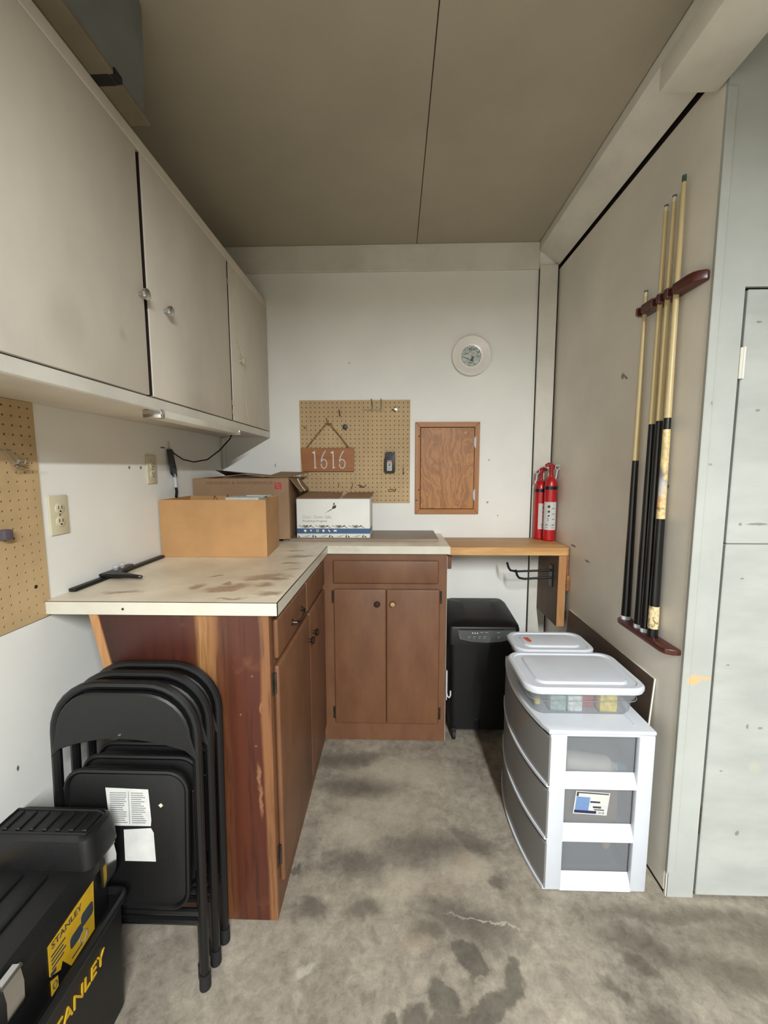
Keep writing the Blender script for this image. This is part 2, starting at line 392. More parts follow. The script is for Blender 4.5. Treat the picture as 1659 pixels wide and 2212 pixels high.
# return wall facing the room, with the closet door in it
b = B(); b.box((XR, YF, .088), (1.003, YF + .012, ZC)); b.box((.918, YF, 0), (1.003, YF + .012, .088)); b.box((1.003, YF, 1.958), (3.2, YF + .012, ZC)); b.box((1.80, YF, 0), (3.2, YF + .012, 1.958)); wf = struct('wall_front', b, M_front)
b = B(); b.box((1.0, YF + .022, 0), (1.82, YF + .03, 1.98)); obj('gap_backing', b, M_dark, wf, smooth=False)
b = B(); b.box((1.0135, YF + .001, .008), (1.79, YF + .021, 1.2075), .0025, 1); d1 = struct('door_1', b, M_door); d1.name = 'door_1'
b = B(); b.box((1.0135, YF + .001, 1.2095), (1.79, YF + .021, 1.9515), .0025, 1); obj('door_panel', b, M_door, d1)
b = B(); b.box((1.004, YF - .004, 1.700), (1.0125, YF + .004, 1.790), .002, 1); b.cyl((1.0135, YF - .004, 1.700), (1.0135, YF - .004, 1.790), .004, seg=8); obj('hinge', b, M_trim, d1)
b = B(); b.box((1.008, YF + .002, .23), (1.0125, YF + .012, .33), .001, 1); obj('hinge', b, M_steel, d1)
# mouldings and the dark crack strip
b = B(); b.box((XL + .001, YB - .012, 2.549), (.800, YB - .0002, ZC - .0005), .002, 1); b.box((XL + .001, YB - .0035, 2.5455), (.8, YB - .0002, 2.5485)); struct('trim_1', b, M_trim)
b = B(); b.prism([(.802, ZC + .011), (.802, 2.652), (.8085, 2.644), (.902, 2.570), (.909, 2.567), (.909, ZC + .011)], 1, .30, YB - .001, .001, 1); struct('trim_2', b, M_trim)
b = B(); b.box((.945, -3.2, ZC), (3.2, YB + .02, ZC + .0125), .002, 1); obj('ceiling_panel', b, M_ceil, ceil)
b = B(); b.box((.804, YB - .022, 0), (.9025, YB - .0065, 2.566), .003, 1); struct('trim_3', b, M_trim)
b = B(); b.box((XL + .001, YB - .010, 1.055), (XL + .022, YB - .0005, 1.626), .002, 1); struct('trim_4', b, M_wall)
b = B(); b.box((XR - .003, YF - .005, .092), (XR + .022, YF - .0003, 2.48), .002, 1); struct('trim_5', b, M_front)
b = B(); b.box((.742, .30, 2.492), (.905, 1.30, 2.5665), .006, 2); struct('trim_6', b, M_trim)
b = B(); b.prism([(.7990, 0), (.8035, 0), (.8035, 2.548), (.8015, 2.548), (.8010, 1.35)], 1, YB - .012, YB - .0003); struct('crack_shade_strip', b, M_dark, smooth=False)  # no moulding: dark strip standing in for the shaded crack beside the post
b = B(); b.box((XR + .0005, YF + .0025, 0.001), (XR + .0035, YF + .010, .087)); struct('trim_8', b, M_trim)

# ================================================================ UPPER WALL CABINET
XC = -.744; XI = -.762
uc = thing('wall_cabinet', 'long off-white wall cabinet with three flat doors above the counter', 'cabinet', (-.89, 1.5, 1.628))
b = B(); y0 = .60
b.box((XL + .001, y0, 1.628), (XI, YB - .001, 1.640)); b.box((XL + .001, y0, 2.382), (XI, YB - .001, 2.395)); b.box((XL + .001, y0, 1.64), (XI, y0 + .018, 2.382)); b.box((XL + .001, YB - .018, 1.64), (XI, YB - .001, 2.382)); b.box((XL + .001, y0, 1.64), (XL + .01, YB - .001, 2.382))
obj('body', b, M_cab_white, uc)
b = B(); b.box((XI - .004, y0, 1.640), (XI + .0005, YB - .02, 2.382)); obj('shadow_gap', b, M_dark, uc, smooth=False)
b = B(); b.box((XI, y0, 1.622), (XC - .001, YB - .001, 1.658), .003, 1); obj('bottom_rail', b, M_trim, uc)
b = B(); b.box((XI, y0, 2.357), (XC, YB - .001, 2.395), .003, 1); obj('top_rail', b, M_cab_white, uc)
for (a, e) in ((y0 + .01, 1.252), (1.272, 1.884), (1.902, YB - .006)):
    b = B(); b.box((XI, a, 1.662), (XC, e, 2.3555), .003, 2); d = obj('door', b, M_cab_white, uc)
    q = B(); q.box((XI + .001, a - .0008, 1.664), (XC - .004, a + .0005, 2.3535)); obj('dark_edge', q, M_dark, d, smooth=False)  # dark strip along the near edge of each door
    if a > 1.8:
        ky = 1.996; kz = 1.95
        for hz in (2.27, 1.74, 1.70):
            q = B(); q.box((XC - .004, a - .006, hz - .012), (XC + .0015, a + .003, hz + .012), .001, 1); obj('hinge', q, M_ivory, d)
    else: ky = 1.228 if a < 1 else 1.357; kz = 1.944
    q = B(); q.lathe([(.006, 0), (.005, .010), (.013, .014), (.0165, .020), (.015, .026), (.008, .029)], (XC, ky, kz), 18, 0); obj('knob', q, M_chrome if a < 1.8 else M_ivory, d)
b = B(); b.tube([(XC + .002, 1.965, 2.35), (XC + .002, 1.974, 2.20), (XC + .002, 1.986, 2.04), (XC + .022, 1.996, 1.953), (XC + .006, 2.02, 1.86), (XC + .003, 2.055, 1.76), (XC + .003, 2.078, 1.675)], .0016, 6)
tag(obj('string', b, M_ivory), 'thin pale string hanging over the knob of the farthest cabinet door', 'string')

# tote stored on top of the cabinet
tt = thing('storage_tote', 'grey plastic tote stored on top of the white wall cabinet', 'tote', (-.84, .92, 2.396))
b = B(); R0 = rrect(-.99, -.692, .62, 1.235, .03); R1 = rrect(-1.0, -.684, .61, 1.243, .035)
b.loft([[(x, y, 2.410) for x, y in R0], [(x, y, 2.60) for x, y in R1], [(x, y, 2.675) for x, y in R1]]); obj('body', b, M_grey_tote, tt)
b = B(); b.box((-.99, .62, 2.3965), (-.688, 1.238, 2.4095), .002, 1); obj('base_board', b, mat('grey_beige_board', (122, 112, 92), .7), tt)
b = B(); b.box((-.86, 1.085, 2.3952), (-.700, 1.115, 2.3962)); b.box((-.7, 1.085, 2.3952), (-.684, 1.115, 2.413), .002, 1); obj('strap', b, M_rubber, tt)

# light under the cabinet, with its cord
ul = thing('under_cabinet_light', 'slim white under-cabinet light with metal end beneath the wall cabinet', 'light', (-.77, 1.62, 1.60))
b = B(); b.box((-.80, 1.315, 1.603), (-.742, 1.955, 1.6275), .004, 2); obj('housing', b, M_trim, ul)
b = B(); b.box((-.803, 1.300, 1.600), (-.739, 1.322, 1.6278), .005, 2); obj('end_cap', b, M_chrome, ul)
b = B(); b.box((-.803, 1.950, 1.600), (-.739, 1.966, 1.6278), .005, 2); obj('end_cap', b, M_chrome, ul)
b = B(); b.tube([(-.775, 1.955, 1.612), (-.80, 1.985, 1.585), (-.87, 2.02, 1.53), (-.95, 2.06, 1.487), (-1.0, 2.02, 1.474), (-1.022, 1.96, 1.485), (-1.030, 1.90, 1.51), (-1.030, 1.872, 1.527), (-1.028, 1.853, 1.53), (-1.029, 1.848, 1.50)], .0032, 8); obj('cord', b, M_black, ul)
b = B()
for i in range(6):
    y = 1.842 + .006 * i; dz = random.uniform(-.012, .012)
    b.tube([(-1.030 + .002 * (i % 3), y, 1.528), (-1.024, y + .003, 1.47), (-1.026, y + .010, 1.425 + dz), (-1.020, y + .018, 1.412 + dz), (-1.024, y + .022, 1.44), (-1.030, y + .008, 1.525)], .003, 6)
obj('cord_coil', b, M_black, ul)
b = B(); b.cyl((-1.026, 1.853, 1.53), (-1.026, 1.848, 1.565), .0025, seg=6); b.cyl((-1.039, 1.85, 1.527), (-1.015, 1.85, 1.53), .002, seg=6); obj('nail', b, M_steel, ul)
b = B(); b.tube([(-1.024, 1.874, 1.418), (-1.024, 1.882, 1.39), (-1.024, 1.886, 1.355)], .0065, 8); obj('inline_switch', b, M_white, ul)
b = B(); b.tube([(-1.024, 1.886, 1.355), (-1.024, 1.890, 1.335), (-1.022, 1.882, 1.322), (-1.018, 1.872, 1.312)], .0062, 8); obj('plug', b, M_black, ul)

# outlets on the left wall
def outlet(name, label, y, z, sw):
    r = thing(name, label, 'outlet', (XL, y, z - .0605))
    b = B(); b.box((XL + .0003, y - .035, z - .0605), (XL + .007, y + .035, z + .0605), .003, 2); obj('cover_plate', b, M_ivory, r)
    for s_ in (-1, 1):
        b = B(); b.lathe([(.017, 0), (.0165, .0025), (.0155, .003)], (XL + .007, y, z + s_ * .020), 20, 0); f = obj('socket', b, M_ivory, r)
        q = B(); q.box((XL + .0095, y - .0075, z + s_ * .02 - .002), (XL + .0104, y - .005, z + s_ * .02 + .008)); q.box((XL + .0095, y + .005, z + s_ * .02 - .002), (XL + .0104, y + .0075, z + s_ * .02 + .008)); q.box((XL + .0095, y - .003, z + s_ * .02 - .011), (XL + .0104, y + .003, z + s_ * .02 - .006)); obj('slot', q, M_dark, f, smooth=False)
    b = B(); b.lathe([(.0035, 0), (.003, .0012)], (XL + .007, y, z), 10, 0); obj('screw', b, M_steel, r)
outlet('wall_outlet', 'ivory duplex outlet beside the left pegboard', 1.224, 1.300, False)
outlet('wall_outlet', 'ivory outlet behind the cardboard box near the hanging cord', 1.720, 1.438, True)

# ================================================================ PEGBOARDS
def pegboard(name, label, u0, u1, z0, z1, s, put, nrm):
    """put(u, z, d) gives a world point d metres proud of the wall"""
    r = thing(name, label, 'pegboard', put((u0 + u1) / 2, z0, 0))
    b = B(); bm = b.bm; nu = int((u1 - u0) / s); nz = int((z1 - z0) / s); mu = ((u1 - u0) - nu * s) / 2; mz = ((z1 - z0) - nz * s) / 2
    cache = {}
    def V(u, z, d):
        k = (round(u * 1e5), round(z * 1e5), round(d * 1e5))
        if k not in cache: cache[k] = bm.verts.new(put(u, z, d))
        return cache[k]
    D = .006
    for i in range(nu):
        for j in range(nz):
            cu, cz = u0 + mu + (i + .5) * s, z0 + mz + (j + .5) * s
            h = s / 2; out = [(-h, -h), (0, -h), (h, -h), (h, 0), (h, h), (0, h), (-h, h), (-h, 0)]
            inn = [(math.cos(math.radians(225 + 45 * q)) * .0033, math.sin(math.radians(225 + 45 * q)) * .0033) for q in range(8)]
            O = [V(cu + p, cz + q, D) for p, q in out]; I = [V(cu + p, cz + q, D) for p, q in inn]; K = [V(cu + p, cz + q, .0015) for p, q in inn]
            for q in range(8):
                w = (q + 1) % 8; bm.faces.new((O[q], O[w], I[w], I[q])); bm.faces.new((I[q], I[w], K[w], K[q]))
    ua, ub, za, zb = u0 + mu, u1 - mu, z0 + mz, z1 - mz
    for (a, c, e, f) in ((u0, ua, z0, z1), (ub, u1, z0, z1), (ua, ub, z0, za), (ua, ub, zb, z1)):
        if c - a < 1e-4 or f - e < 1e-4: continue
        P = [put(x_, y_, d_) for d_ in (.0016, D) for x_, y_ in ((a, e), (c, e), (c, f), (a, f))]
        vv = [bm.verts.new(p) for p in P]
        for q in ((4, 5, 6, 7), (0, 1, 5, 4), (1, 2, 6, 5), (2, 3, 7, 6), (3, 0, 4, 7)): bm.faces.new([vv[w] for w in q])
    obj('board', b, M_hardboard, r, smooth=False)
    b = B(); A = put(u0 + .001, z0 + .001, .0002); Z = put(u1 - .001, z1 - .001, .0014)
    b.box([min(A[i], Z[i]) for i in range(3)], [max(A[i], Z[i]) for i in range(3)]); obj('backing', b, mat('peg_hole_shadow', (70, 46, 26), .8), r, smooth=False)
    return r
PB = lambda u, z, d: (u, YB - d, z)
PL = lambda u, z, d: (XL + d, u, z)
pegboard('pegboard', 'tan pegboard on the back wall, holding the house number sign', -.565, .085, 1.236, 1.838, .02595, PB, -1)
pegboard('pegboard', 'tan pegboard on the left wall, cut off by the frame edge', .72, 1.163, 1.006, 1.627, .0254, PL, 1)

# sign with rope
sg = thing('number_sign', 'brown wooden sign with white number 1616 hanging from a rope', 'sign', (-.40, YB - .018, 1.425))
b = B(); b.prism([(-.558, 1.560), (-.549, 1.424), (-.246, 1.424), (-.246, 1.562)], 1, YB - .026, YB - .012, .0015, 1); obj('plank', b, M_sign, sg)
for i, (ch, x) in enumerate(zip('1616', (-.490, -.4455, -.3815, -.3375))):
    q = B(); y = YB - .0285
    if ch == '1':
        q.prism([(x, 1.536), (x + .016, 1.545), (x + .018, 1.45), (x + .024, 1.449), (x + .025, 1.444), (x + .008, 1.441), (x + .008, 1.445), (x + .012, 1.447), (x + .0105, 1.529), (x, 1.530)], 1, y, y + .004)
    else:
        pts = []
        R = [(x + .034, 1.545), (x + .024, 1.532), (x + .014, 1.512), (x + .008, 1.49), (x + .006, 1.472)]
        for k in range(17):
            a = PI - 2 * PI * k / 16 * -1; R.append((x + .023 + .017 * math.cos(a), 1.468 + .0265 * math.sin(a)))
        q.tube([(px, y + .001, pz) for px, pz in R], .0034, 6)
    obj('digit', q, mat('sign_white', (212, 208, 206), .5, .03), sg)
    k = B(); 
b = B(); b.tube([(-.531, YB - .019, 1.556), (-.478, YB - .014, 1.62), (-.420, YB - .010, 1.688), (-.397, YB - .010, 1.708), (-.378, YB - .010, 1.688), (-.32, YB - .014, 1.62), (-.273, YB - .019, 1.556)], .0042, 7); b.tube([(-.415, YB - .010, 1.705), (-.397, YB - .011, 1.698), (-.375, YB - .01, 1.704)], .0045, 6); obj('rope', b, M_rope, sg)
b = B(); b.cyl((-.397, YB - .005, 1.708), (-.397, YB - .022, 1.712), .0022, seg=6); b.cyl((-.397, YB - .02, 1.711), (-.408, YB - .014, 1.735), .002, seg=6); obj('hook', b, M_steel, sg)
# cartridge pack
ct = thing('ink_cartridge_pack', 'black blister pack with white label hanging on the back pegboard', 'package', (-.034, YB - .02, 1.414))
b = B(); b.prism([(-.060, 1.414), (-.008, 1.414), (-.008, 1.420), (-.003, 1.422), (-.003, 1.502), (-.005, 1.506), (-.005, 1.536), (-.060, 1.537), (-.060, 1.503), (-.066, 1.498), (-.068, 1.424), (-.062, 1.422)], 1, YB - .030, YB - .010, .003, 2); obj('body', b, M_black, ct)
b = B(); b.prism(rrect(-.050, -.0215, 1.427, 1.478, .003, 3), 1, YB - .0312, YB - .0300); l_ = obj('label', b, M_paper, ct)
b = B(); b.box((-.049, YB - .0312, 1.4795), (-.0225, YB - .030, 1.4875)); obj('label_band', b, mat('pink_band', (200, 120, 118), .5), ct)
b = B(); b.lathe([(.0065, 0), (.0065, .0006)], (-.036, YB - .0320, 1.460), 14, 1); b.text('25', .011, (-.047, YB - .0315, 1.4405), (1, 0, 0), (0, 0, 1)); b.box((-.046, YB - .0318, 1.468), (-.025, YB - .0312, 1.471)); b.box((-.041, YB - .0318, 1.432), (-.031, YB - .0312, 1.437)); b.text('XL', .011, (-.037, YB - .0315, 1.4405), (1, 0, 0), (0, 0, 1)); obj('print', b, M_ink, l_)['kind'] = 'stuff'
for x in (-.055, -.012):
    b = B(); b.tube([(x, YB - .004, 1.552), (x, YB - .02, 1.547), (x - .003, YB - .036, 1.536), (x - .003, YB - .036, 1.531)], .0018, 6); obj('hook', b, M_ivory, ct)
# loose pegs and hooks
def wire(name, label, paths, m, r=.0019):
    b = B()
    for p in paths: b.tube([(x, YB - d, z) for x, d, z in p], r, 6)
    return tag(obj(name, b, m), label, 'hook', 'bare hooks on the back pegboard')
wire('peg_hook', 'wide two-pronged tool hook at the top of the back pegboard', [[(-.142, .008, 1.845), (-.135, .03, 1.80), (-.132, .07, 1.78), (-.132, .078, 1.782)], [(-.085, .008, 1.845), (-.083, .03, 1.80), (-.082, .07, 1.78), (-.082, .078, 1.782)], [(-.195, .008, 1.782), (-.14, .012, 1.781), (-.072, .012, 1.783)]], M_steel, .0023)
wire('nail_peg', 'long dark nail stuck in the back pegboard above the rope', [[(-.331, .004, 1.784), (-.33, .02, 1.778), (-.322, .034, 1.742)]], M_bronze, .0024)
for nm, lb, p in (('wire_hook', 'small brass cup hook low on the back pegboard, leftmost of the bottom row', [[(-.336, .005, 1.356), (-.336, .02, 1.352), (-.337, .026, 1.340), (-.341, .02, 1.332)]]),
                  ('wire_hook', 'thin straight wire hook low on the back pegboard, second along the bottom row', [[(-.256, .005, 1.358), (-.256, .014, 1.345), (-.257, .03, 1.328), (-.266, .034, 1.322)]]),
                  ('wire_hook', 'double looped wire hook low on the back pegboard, third along the bottom row', [[(-.226, .006, 1.339), (-.215, .014, 1.345), (-.203, .02, 1.338), (-.19, .024, 1.334), (-.178, .026, 1.338), (-.176, .006, 1.348)], [(-.214, .012, 1.345), (-.21, .02, 1.333), (-.19, .022, 1.331)]]),
                  ('wire_hook', 'flat wire bracket low on the back pegboard, rightmost of the bottom row', [[(-.045, .006, 1.306), (-.037, .014, 1.318), (-.022, .016, 1.318), (-.002, .014, 1.312), (-.002, .006, 1.305), (-.045, .006, 1.305)], [(-.004, .006, 1.322), (.004, .02, 1.314)]]),
                  ('wire_hook', 'twisted wire hook near the right edge of the back pegboard', [[(.046, .004, 1.45), (.046, .014, 1.435), (.044, .026, 1.415), (.049, .024, 1.408), (.05, .014, 1.42)]]),
                  ('wire_hook', 'faint wire hook near the left edge of the back pegboard', [[(-.54, .005, 1.692), (-.54, .014, 1.682), (-.532, .018, 1.678), (-.524, .012, 1.682)]])):
    wire(nm, lb, p, M_steel if 'brass' not in lb else M_brass)
b = B(); b.lathe([(.004, -.012), (.013, -.016), (.015, -.024), (.012, -.031), (.005, -.033)], (-.296, YB, 1.683), 16, 1); b.cyl((-.30, YB - .004, 1.70), (-.298, YB - .016, 1.69), .002, seg=6)
tag(obj('thumb_wheel', b, mat('navy_plastic', (52, 54, 84), .4)), 'round navy blue thumb wheel peg on the back pegboard right of the rope', 'peg')
b = B(); b.tube([(.053 + .0062 * math.cos(a * PI / 8), YB - .009, 1.780 + .0062 * math.sin(a * PI / 8)) for a in range(16)], .0022, 6, closed=True)
tag(obj('washer', b, M_white), 'small white ring pinned at the top right of the back pegboard', 'ring')
b = B(); b.lathe([(.010, -.008), (.010, -.014), (.004, -.014), (.004, -.030), (.008, -.030), (.008, -.034)], (.001, YB, 1.781), 14, 1); b.cyl((.001, YB - .01, 1.79), (.001, YB - .012, 1.802), .002, seg=6)
tag(obj('bolt_peg', b, M_steel), 'steel bolt with washer near the top right of the back pegboard', 'bolt')
b = B(); b.box((-.024, YB - .0095, 1.776), (.0, YB - .0065, 1.785)); 
tag(obj('metal_clip', b, M_hinge), 'short dark metal clip left of the steel bolt on the back pegboard', 'clip')
# left pegboard bits
b = B()
for y in (1.050, 1.070): b.tube([(XL + .006, y, 1.492), (XL + .02, y, 1.490), (XL + .028, y, 1.472), (XL + .040, y, 1.452), (XL + .052, y, 1.455), (XL + .056, y, 1.466)], .0022, 6)
b.tube([(XL + .054, 1.050, 1.463), (XL + .054, 1.070, 1.463)], .0022, 6)
tag(obj('tool_hook', b, M_chrome), 'double chrome tool hook on the left pegboard', 'hook')
b = B()
for k in range(5): b.tube([(XL + .03, 1.062 + .003 * k, 1.452), (XL + .024, 1.085, 1.449 + .002 * k), (XL + .02, 1.105, 1.455 + .005 * (k - 2)), (XL + .016, 1.122, 1.457 + .007 * (k - 2))], .0012, 5)
b.tube([(XL + .034, 1.068 + .008 * math.cos(a * .6), 1.45 + .007 * math.sin(a * .6)) for a in range(22)], .0016, 5)
tag(obj('twine_bundle', b, mat('grey_twine', (120, 108, 92), .8)), 'tangle of grey twine on the chrome hook of the left pegboard', 'twine')
b = B(); b.box((XL + .0065, 1.020, 1.255), (XL + .03, 1.045, 1.283), .005, 2); tag(obj('magnetic_clip', b, mat('plum_plastic', (86, 78, 86), .4)), 'small dark grey clip at the edge of the left pegboard', 'clip')
b = B(); b.lathe([(.0052, .0055), (.0052, .0068)], (XL, 1.120, 1.104), 12, 0); tag(obj('hole_disc', b, M_dark), 'dark disc in place of a hole low on the left pegboard', 'plug')  # stands in for a hole, its shade put into a dark disc

# ================================================================ PLATE + ACCESS HATCH
pl = thing('wall_plate', 'white decorative plate with a green picture hung on the back wall', 'plate', (.432, YB - .012, 1.968))
PC = (.432, YB, 2.080)
b = B(); b.lathe([(.062, -.004), (.066, -.010), (.108, -.024), (.1105, -.026), (.108, -.0275), (.082, -.020), (.070, -.0125), (.066, -.0115), (.0, -.0115)], PC, 48, 1); obj('dish', b, mat('porcelain', (236, 231, 224), .25, .02), pl)
m, t = base_mat('plate_picture', .3)
f, _ = t.noise(stretch(t, t.warp(t.co, 30, .03), (1, 1, 1.8)), 38, 4, .6)
t.link(t.ramp(f, [(.36, (116, 132, 124)), (.48, (160, 168, 160)), (.58, (200, 202, 194)), (.7, (140, 152, 144))]), t.bsdf.inputs['Base Color'])
b = B(); pts = []
for k in range(96):
    a = 2 * PI * k / 96; rr = .0535 + .0028 * abs(math.sin(8 * a)); pts.append((PC[0] + rr * math.cos(a), PC[2] + rr * math.sin(a)))
b.prism(pts, 1, YB - .0126, YB - .0117); pic = obj('picture', b, m, pl)
b = B(); b.tube([(x_, YB - .0127, z_) for x_, z_ in pts[::2]], .0010, 5, closed=True); obj('scalloped_edge', b, mat('plate_green', (78, 100, 88), .3), pic)
b = B(); b.text('1920', .021, (.409, YB - .0127, 2.110), (1, .0, .0), (0, 0, 1), .0006, .040); obj('date', b, mat('plate_ink', (44, 54, 46), .4), pic)
b = B(); b.prism([(.421, 2.052), (.446, 2.050), (.441, 2.061), (.4465, 2.071), (.438, 2.078), (.433, 2.068)], 1, YB - .0134, YB - .0125); b.box((.412, YB - .0132, 2.040), (.440, YB - .0125, 2.0445)); b.prism([(.385, 2.077), (.425, 2.060), (.425, 2.057), (.385, 2.073)], 1, YB - .0132, YB - .0125); obj('figure', b, mat('plate_dark_green', (36, 60, 50), .3), pic)

hd = thing('access_hatch', 'brown plywood hatch door in a wooden frame on the back wall', 'hatch', (.303, YB, 1.17))
b = B(); hx0, hx1, hz0, hz1, w_ = .116, .491, 1.171, 1.709, .029
obj('frame_rail', B().prism([(hx0, hz0), (hx1, hz0), (hx1 - w_, hz0 + w_), (hx0 + w_, hz0 + w_)], 1, YB - .016, YB - .0003, .002, 1), M_doorframe_h, hd)
obj('frame_rail', B().prism([(hx0, hz1), (hx1, hz1), (hx1 - w_, hz1 - w_), (hx0 + w_, hz1 - w_)], 1, YB - .016, YB - .0003, .002, 1), M_doorframe_h, hd)
obj('frame_stile', B().prism([(hx0, hz0), (hx0 + w_, hz0 + w_), (hx0 + w_, hz1 - w_), (hx0, hz1)], 1, YB - .016, YB - .0003, .002, 1), M_doorframe, hd)
obj('frame_stile', B().prism([(hx1, hz0), (hx1 - w_, hz0 + w_), (hx1 - w_, hz1 - w_), (hx1, hz1)], 1, YB - .016, YB - .0003, .002, 1), M_doorframe, hd)
b = B(); b.box((hx0 + w_ + .003, YB - .013, hz0 + w_ + .003), (hx1 - w_ - .002, YB - .003, hz1 - w_ - .003), .001, 1); hdp = obj('hatch_door', b, M_ply, hd)
b = B(); b.box((hx0 + w_, YB - .003, hz0 + w_), (hx1 - w_, YB - .0005, hz1 - w_)); obj('gap_backing', b, M_dark, hd, smooth=False)
for z in (1.592, 1.284):
    b = B(); b.tube([(.468, YB - .014, z - .032), (.459, YB - .020, z - .018), (.459, YB - .020, z + .018), (.468, YB - .014, z + .032)], .0045, 8); b.box((.461, YB - .0185, z - .030), (.470, YB - .0125, z + .030), .001, 1); obj('hinge', b, M_white, hdp)
b = B(); b.lathe([(.008, -.013), (.008, -.0138)], (.408, YB, 1.648), 12, 1); obj('filler_spot', b, mat('filler', (196, 150, 106), .6), hdp)
for z in (1.628, 1.314, 1.252):
    b = B(); b.lathe([(.004, -.016), (.004, -.0166)], (.124 if z < 1.3 else .137, YB, z), 10, 1); obj('knot', b, M_dark, hd)

# ================================================================ BASE CABINETS
XF = -.374; XD = -.357          # left run frame face and door face
YFR = 2.045; YD = 2.029         # back run frame face and door face
cab = thing('base_cabinet', 'brown painted L-shaped base cabinet with stripped end panel', 'cabinet', ORG_CAB)
b = B(); b.prism([(-.885, 1.012), (-.683, .0005), (XF + .0004, .0005), (XF + .0004, 1.012)], 1, 1.157, 1.175, .001, 1); obj('end_panel', b, M_end, cab)
b = B(); b.prism([(-.912, 1.012), (-.886, 1.012), (-.684, .0005), (-.710, .0005)], 1, 1.153, 1.19, .001, 1); obj('slanted_stile', b, M_pine_v, cab)
b = B(); b.box((XF - .02, 1.1755, .0005), (XF, YFR + .0165, 1.012)); obj('face_frame', b, M_brown, cab)
b = B(); b.box((XF + .0005, YFR, .0005), (.262, YFR + .0165, 1.012), .001, 1); obj('face_frame', b, M_brown, cab)
b = B(); b.box((.252, YFR + .017, .0005), (.262, YB - .001, 1.012)); b.box((.2622, YFR + .002, .0005), (.2635, YFR + .02, 1.0)); obj('side_panel', b, M_trim, cab)
def front(name, lo, hi, axis):
    b = B(); b.box(lo, hi, .007, 3); return obj(name, b, M_brown, cab)
# left run
dA = front('drawer', (XF, 1.190, .860), (XD, 1.590, .985), 0)
dB = front('drawer', (XF, 1.604, .860), (XD, 2.008, .985), 0)
D1 = front('door', (XF, 1.190, .105), (XD, 1.640, .838), 0)
D2 = front('door', (XF, 1.644, .105), (XD, 2.008, .838), 0)
b = B(); b.tube([(XD - .001, 1.36, .912), (XD + .014, 1.362, .910), (XD + .022, 1.40, .905), (XD + .022, 1.46, .905), (XD + .014, 1.498, .910), (XD - .001, 1.50, .912)], .0055, 8); b.lathe([(.012, 0), (.010, .004)], (XD, 1.36, .912), 12, 0); b.lathe([(.012, 0), (.010, .004)], (XD, 1.50, .912), 12, 0); obj('pull_handle', b, M_bronze, dA)
for d, y in ((D1, 1.613), (D2, 1.698)):
    b = B(); b.lathe([(.007, 0), (.006, .010), (.014, .014), (.0155, .020), (.012, .026), (.005, .027)], (XD, y, .738), 16, 0); obj('knob', b, M_bronze, d)
for z in (.785, .205):
    b = B(); b.box((XF + .0002, 1.170, z - .035), (XF + .003, 1.189, z + .035), .001, 1); b.cyl((XF + .006, 1.187, z - .033), (XF + .006, 1.187, z + .033), .004, seg=8); obj('hinge', b, M_hinge, D1)
# back run
DR = front('drawer', (-.318, YD, .858), (.219, YFR, .977), 1)
E1 = front('door', (-.316, YD, .102), (-.0475, YFR, .828), 1)
E2 = front('door', (-.0455, YD, .102), (.226, YFR, .828), 1)
for d, x, mm in ((E1, -.092, M_bronze), (E2, -.014, M_brass)):
    b = B(); b.lathe([(.007, 0), (.006, -.010), (.014, -.014), (.0155, -.020), (.012, -.026), (.005, -.027)], (x, YD, .757), 18, 1); k = obj('knob', b, mm, d)
    if mm is M_brass: k['label'] = 'shiny brass knob'
for d, x, s_ in ((E1, -.322, -1), (E2, .232, 1)):
    for z in (.785, .157):
        b = B(); b.box((x - .006, YFR - .004, z - .033), (x + .006, YFR - .0002, z + .033), .001, 1); b.cyl((x - s_ * .004, YFR - .006, z - .031), (x - s_ * .004, YFR - .006, z + .031), .004, seg=8); obj('hinge', b, M_hinge, d)
# worktop
b = B(); OUT = [(XL + .001, 1.150), (-.346, 1.150), (-.346, 2.030), (.272, 2.030), (.272, YB - .0008), (XL + .001, YB - .0008)]
ctop = thing('countertop', 'stained cream laminate L-shaped countertop on the brown base cabinet', 'countertop', ORG_CT)
b.prism(OUT, 2, 1.014, 1.052); obj('top_sheet', b, M_lam, ctop, smooth=False)
b = B(); b.box((XL + .002, 1.1465, 1.0125), (-.3425, 1.1497, 1.0512), .0006, 1); e_ = obj('edge_strip', b, M_lam_edge, ctop)
q = B(); q.box((XL + .003, 1.1462, 1.0509), (-.3423, 1.1497, 1.0519)); q.box((-.3457, 1.1462, 1.0509), (-.3421, 2.0265, 1.0519)); q.box((-.3429, 1.1460, 1.0127), (-.3423, 1.1467, 1.0512)); obj('edge_seam', q, M_bronze, e_, smooth=False)
q = B(); q.lathe([(.004, -.0035), (.0035, -.0045)], (-.802, 1.15, 1.030), 12, 1); obj('screw', q, M_hinge, e_)
b = B(); b.box((-.3457, 1.1465, 1.0125), (-.3425, 2.0265, 1.0512), .0006, 1); obj('edge_strip', b, M_lam_edge, ctop)
b = B(); b.box((-.3425, 2.0268, 1.0125), (.2752, 2.0298, 1.0512), .0006, 1); obj('edge_strip', b, M_lam_edge, ctop)
b = B(); b.box((-.60, 2.150, 1.0523), (.228, YB - .002, 1.0695), .001, 1); tag(obj('wood_board', b, M_topboard), 'thin dark wood board lying on the back of the countertop', 'board')
ZB = 1.0697
